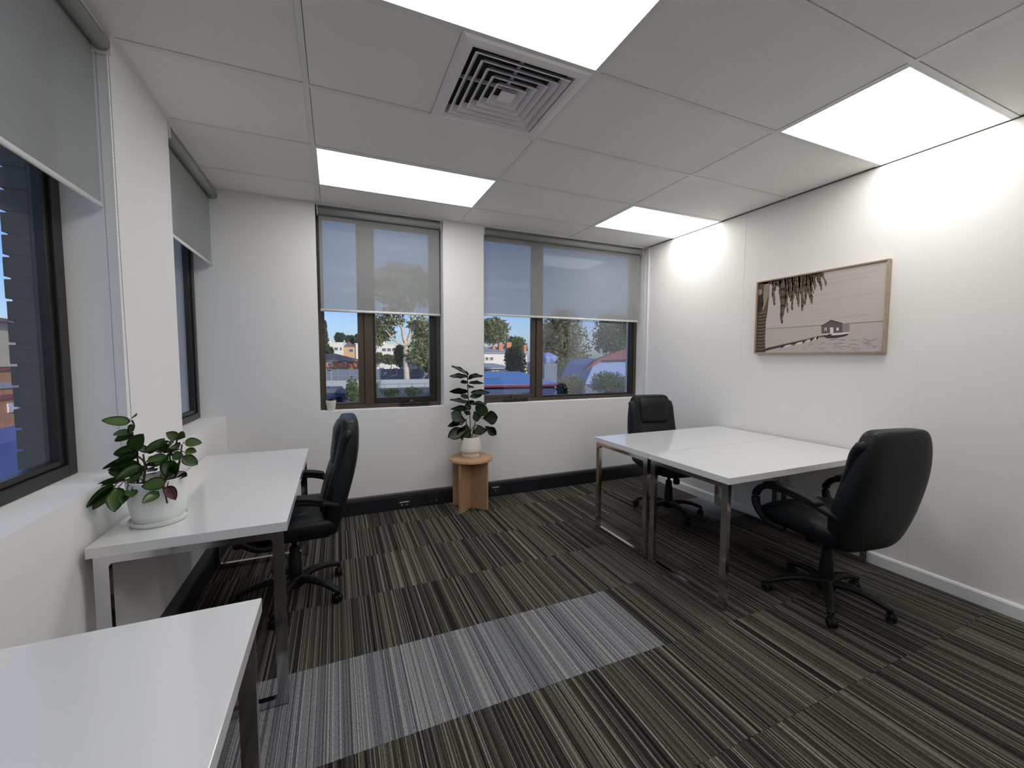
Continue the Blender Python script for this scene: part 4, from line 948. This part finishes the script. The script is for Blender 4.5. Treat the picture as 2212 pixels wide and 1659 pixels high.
# through the right back window
simple_tree('gum_tree', 'pale flat-topped gum tree at the left of the right back window', 1066, 680, 748, 84, 95, F_gum, 2600, .42, 41, bm_=M_bark)
simple_tree('background_tree', 'rounded green tree behind the brick chimneys', 1112, 722, 770, 70, 100, F_mid, 1800, .5, 42)
far_building('white_house', 'white rendered house with two small windows and a grey roof', 15.5, 21.2, 55, 61, 2.05, M_wh, M_rg, .9, .3, wins=[(17.45, 18.0, .93, 1.5), (18.15, 18.8, .93, 1.5)])
M_chim = mat('orange_brick_chimney', (.60, .24, .12), .85)
th_ = far_building('chimney_house', 'long grey-roofed house carrying a row of orange brick chimneys', 20.9, 33, 73, 79, 2.1, M_wh, M_rg, 1.5, .2)
for q in [(1047, 1053, 749), (1064, 1070, 747), (1078, 1086, 741), (1095, 1105, 739), (1132, 1137, 745)]:
    a, c = at(q[0], q[2], 74), at(q[1], q[2], 74)
    bxo('chimney', a.x, c.x, 74, 74.8, 2.15, a.z, M_chim, th_)
far_building('brick_shed', 'low dark brick shed with a grey metal roof and small windows', 13.2, 19.5, 48, 53, -.15, mat('grey_brown_brick', (.16, .13, .12), .85), M_rg, .75, .3, wins=[(15.9, 16.3, -.75, -.35), (16.5, 16.9, -.75, -.35), (18.2, 18.6, -.75, -.35)])
simple_tree('dark_tree', 'dark broad-leaved tree standing before the white house outside', 1116, 742, 815, 54, 34, F_dark, 1600, .20, 43)
# blue roofed shed just outside
t = thing('blue_roof_shed', 'near shed with a blue metal roof and a red gutter', 'building', (7, 21, GZ))
b = NB(); z_ = at(1095, 845, 18).z
loft(b, [[Vector((4.0, 18.0, -.20)), Vector((9.2, 18.0, -.26)), Vector((9.2, 24.0, .31)), Vector((4.0, 24.0, .36))], [Vector((4.0, 18.0, -.14)), Vector((9.2, 18.0, -.20)), Vector((9.2, 24.0, .37)), Vector((4.0, 24.0, .42))]]); obj('roof', b, M_bluer, t)
b = NB(); loft(b, [[Vector((3.95, 17.9, -.28)), Vector((9.25, 17.9, -.34)), Vector((9.25, 18.02, -.34)), Vector((3.95, 18.02, -.28))], [Vector((3.95, 17.88, -.17)), Vector((9.25, 17.88, -.23)), Vector((9.25, 18.02, -.23)), Vector((3.95, 18.02, -.17))]]); obj('gutter', b, M_redm, t)
bxo('wall', 4.1, 9.0, 18.3, 23.9, GZ, -.34, mat('deep_blue_wall', (.05, .08, .20), .6), t); bxo('roof_batten', 4.8, 6.4, 20.5, 20.56, .10, .13, M_fence, t)
# tarp, red roofed pavilion, big bushes at the right
simple_tree('large_tree', 'large grey-green tree filling the middle of the right back window', 1228, 650, 868, 122, 26.5, F_gum, 8500, .17, 44, bm_=M_bark)
simple_tree('tall_tree', 'airy tree with sky showing through, right of the right back window', 1325, 660, 770, 110, 42, F_mid, 2600, .30, 45)
simple_tree('tall_tree', 'fine-leaved tree just beside the bronze mullion in the right pane', 1190, 690, 770, 50, 36, F_gum, 900, .2, 46)
t = thing('tarpaulin_heap', 'crumpled pale blue tarpaulin outside beside the mullion', 'tarpaulin', (11.2, 21.8, GZ))
b = NB(); rr = random.Random(4); bmesh.ops.create_icosphere(b, subdivisions=4, radius=1, matrix=Matrix.Translation((0, 0, 0)))
a_, c_ = at(1170, 773, 21.8), at(1198, 773, 21.8)
for v in b.verts:
    n_ = 1+.10*math.sin(v.co.x*4.3+v.co.z*3.1)*math.sin(v.co.y*3.7+v.co.z*2.9)+.05*math.sin(v.co.x*9+v.co.z*2); v.co = Vector(((a_.x+c_.x)/2+v.co.x*.62*n_, 21.8+v.co.y*.5*n_, 1.32+v.co.z*.44*n_))
obj('cloth', b, M_bw, t, smooth=True); bxo('stack_below', (a_.x+c_.x)/2-.5, (a_.x+c_.x)/2+.5, 21.4, 22.2, GZ, 1.0, M_fence, t)
t = thing('red_roof_pavilion', 'building with a dull red roof edge and pale blue sheet wall at the right', 'building', (15.4, 20, GZ))
b = NB(); A1, A2, A3, A4, A5 = at(1262, 800, 20), at(1286, 778, 20), at(1352, 752, 20), at(1380, 748, 20), at(1380, 812, 20)
loft(b, [[Vector((p.x, y, p.z)) for p in (A1, A2, A3, A4, at(1382, 776, 20), at(1300, 778, 20), at(1282, 790, 20))] for y in (19.9, 20.3)]); obj('roof_edge', b, mat('dull_red_paint', (.22, .07, .07), .6), t)
b = NB(); loft(b, [[Vector((p.x, y, p.z)) for p in (at(1264, 830, 20.4), at(1282, 788, 20.4), at(1300, 775, 20.4), at(1380, 774, 20.4), at(1380, 830, 20.4))] for y in (20.4, 24)]); obj('sheet_wall', b, M_bw, t)
bxo('base_wall', A1.x, A4.x, 20.4, 24, GZ, at(1320, 830, 20.4).z, M_fence, t)
simple_tree('garden_bush', 'feathery blue-green bush along the bottom right of the right back window', 1320, 800, 862, 100, 13, F_mid, 2400, .07, 47, cat='bush')
simple_tree('garden_bush', 'grey-green bush at the bottom middle of the right back window', 1235, 806, 862, 80, 15, F_gum, 1800, .08, 48, cat='bush')

# through the big left window: brick flats and a cream house, in sun
M_obrick = mat('orange_brick_far', (.55, .25, .12), .85, noise=(2, .15)); M_cream = mat('cream_weatherboard', (.62, .56, .44), .8)
t = thing('brick_flats', 'orange brick flats with grey bands seen past the left window frame', 'building', (-24, 24, GZ))
bxo('wall', -30, -20, 14, 40, GZ, .62, M_obrick, t)
bxo('band', -19.99, -19.9, 14, 40, -.95, -.70, M_redm, t); bxo('band', -19.99, -19.9, 14, 40, .62, .78, M_redm, t); bxo('band', -19.98, -19.92, 14, 40, -.35, -.02, mat('grey_cladding', (.38, .38, .42), .7), t)
bxo('upper_wall', -30, -20.6, 14, 40, .80, 3.3, M_cream, t); bxo('roof', -30.3, -20.2, 13.6, 40.4, 3.31, 3.5, M_rt, t)
for y in (20, 24, 27.7, 31): bxo('window', -19.99, -19.93, y, y+.7, -1.7, -1.2, M_white, t)
tag(bxo('blue_shade_block', -17.5, -15.0, 17, 26, GZ, -1.9, mat('shade_blue', (.06, .12, .45), .5)), 'long blue block standing in for the shaded ground below the brick flats', 'shaded ground')  # added block, its blue colour stands in for ground in shade
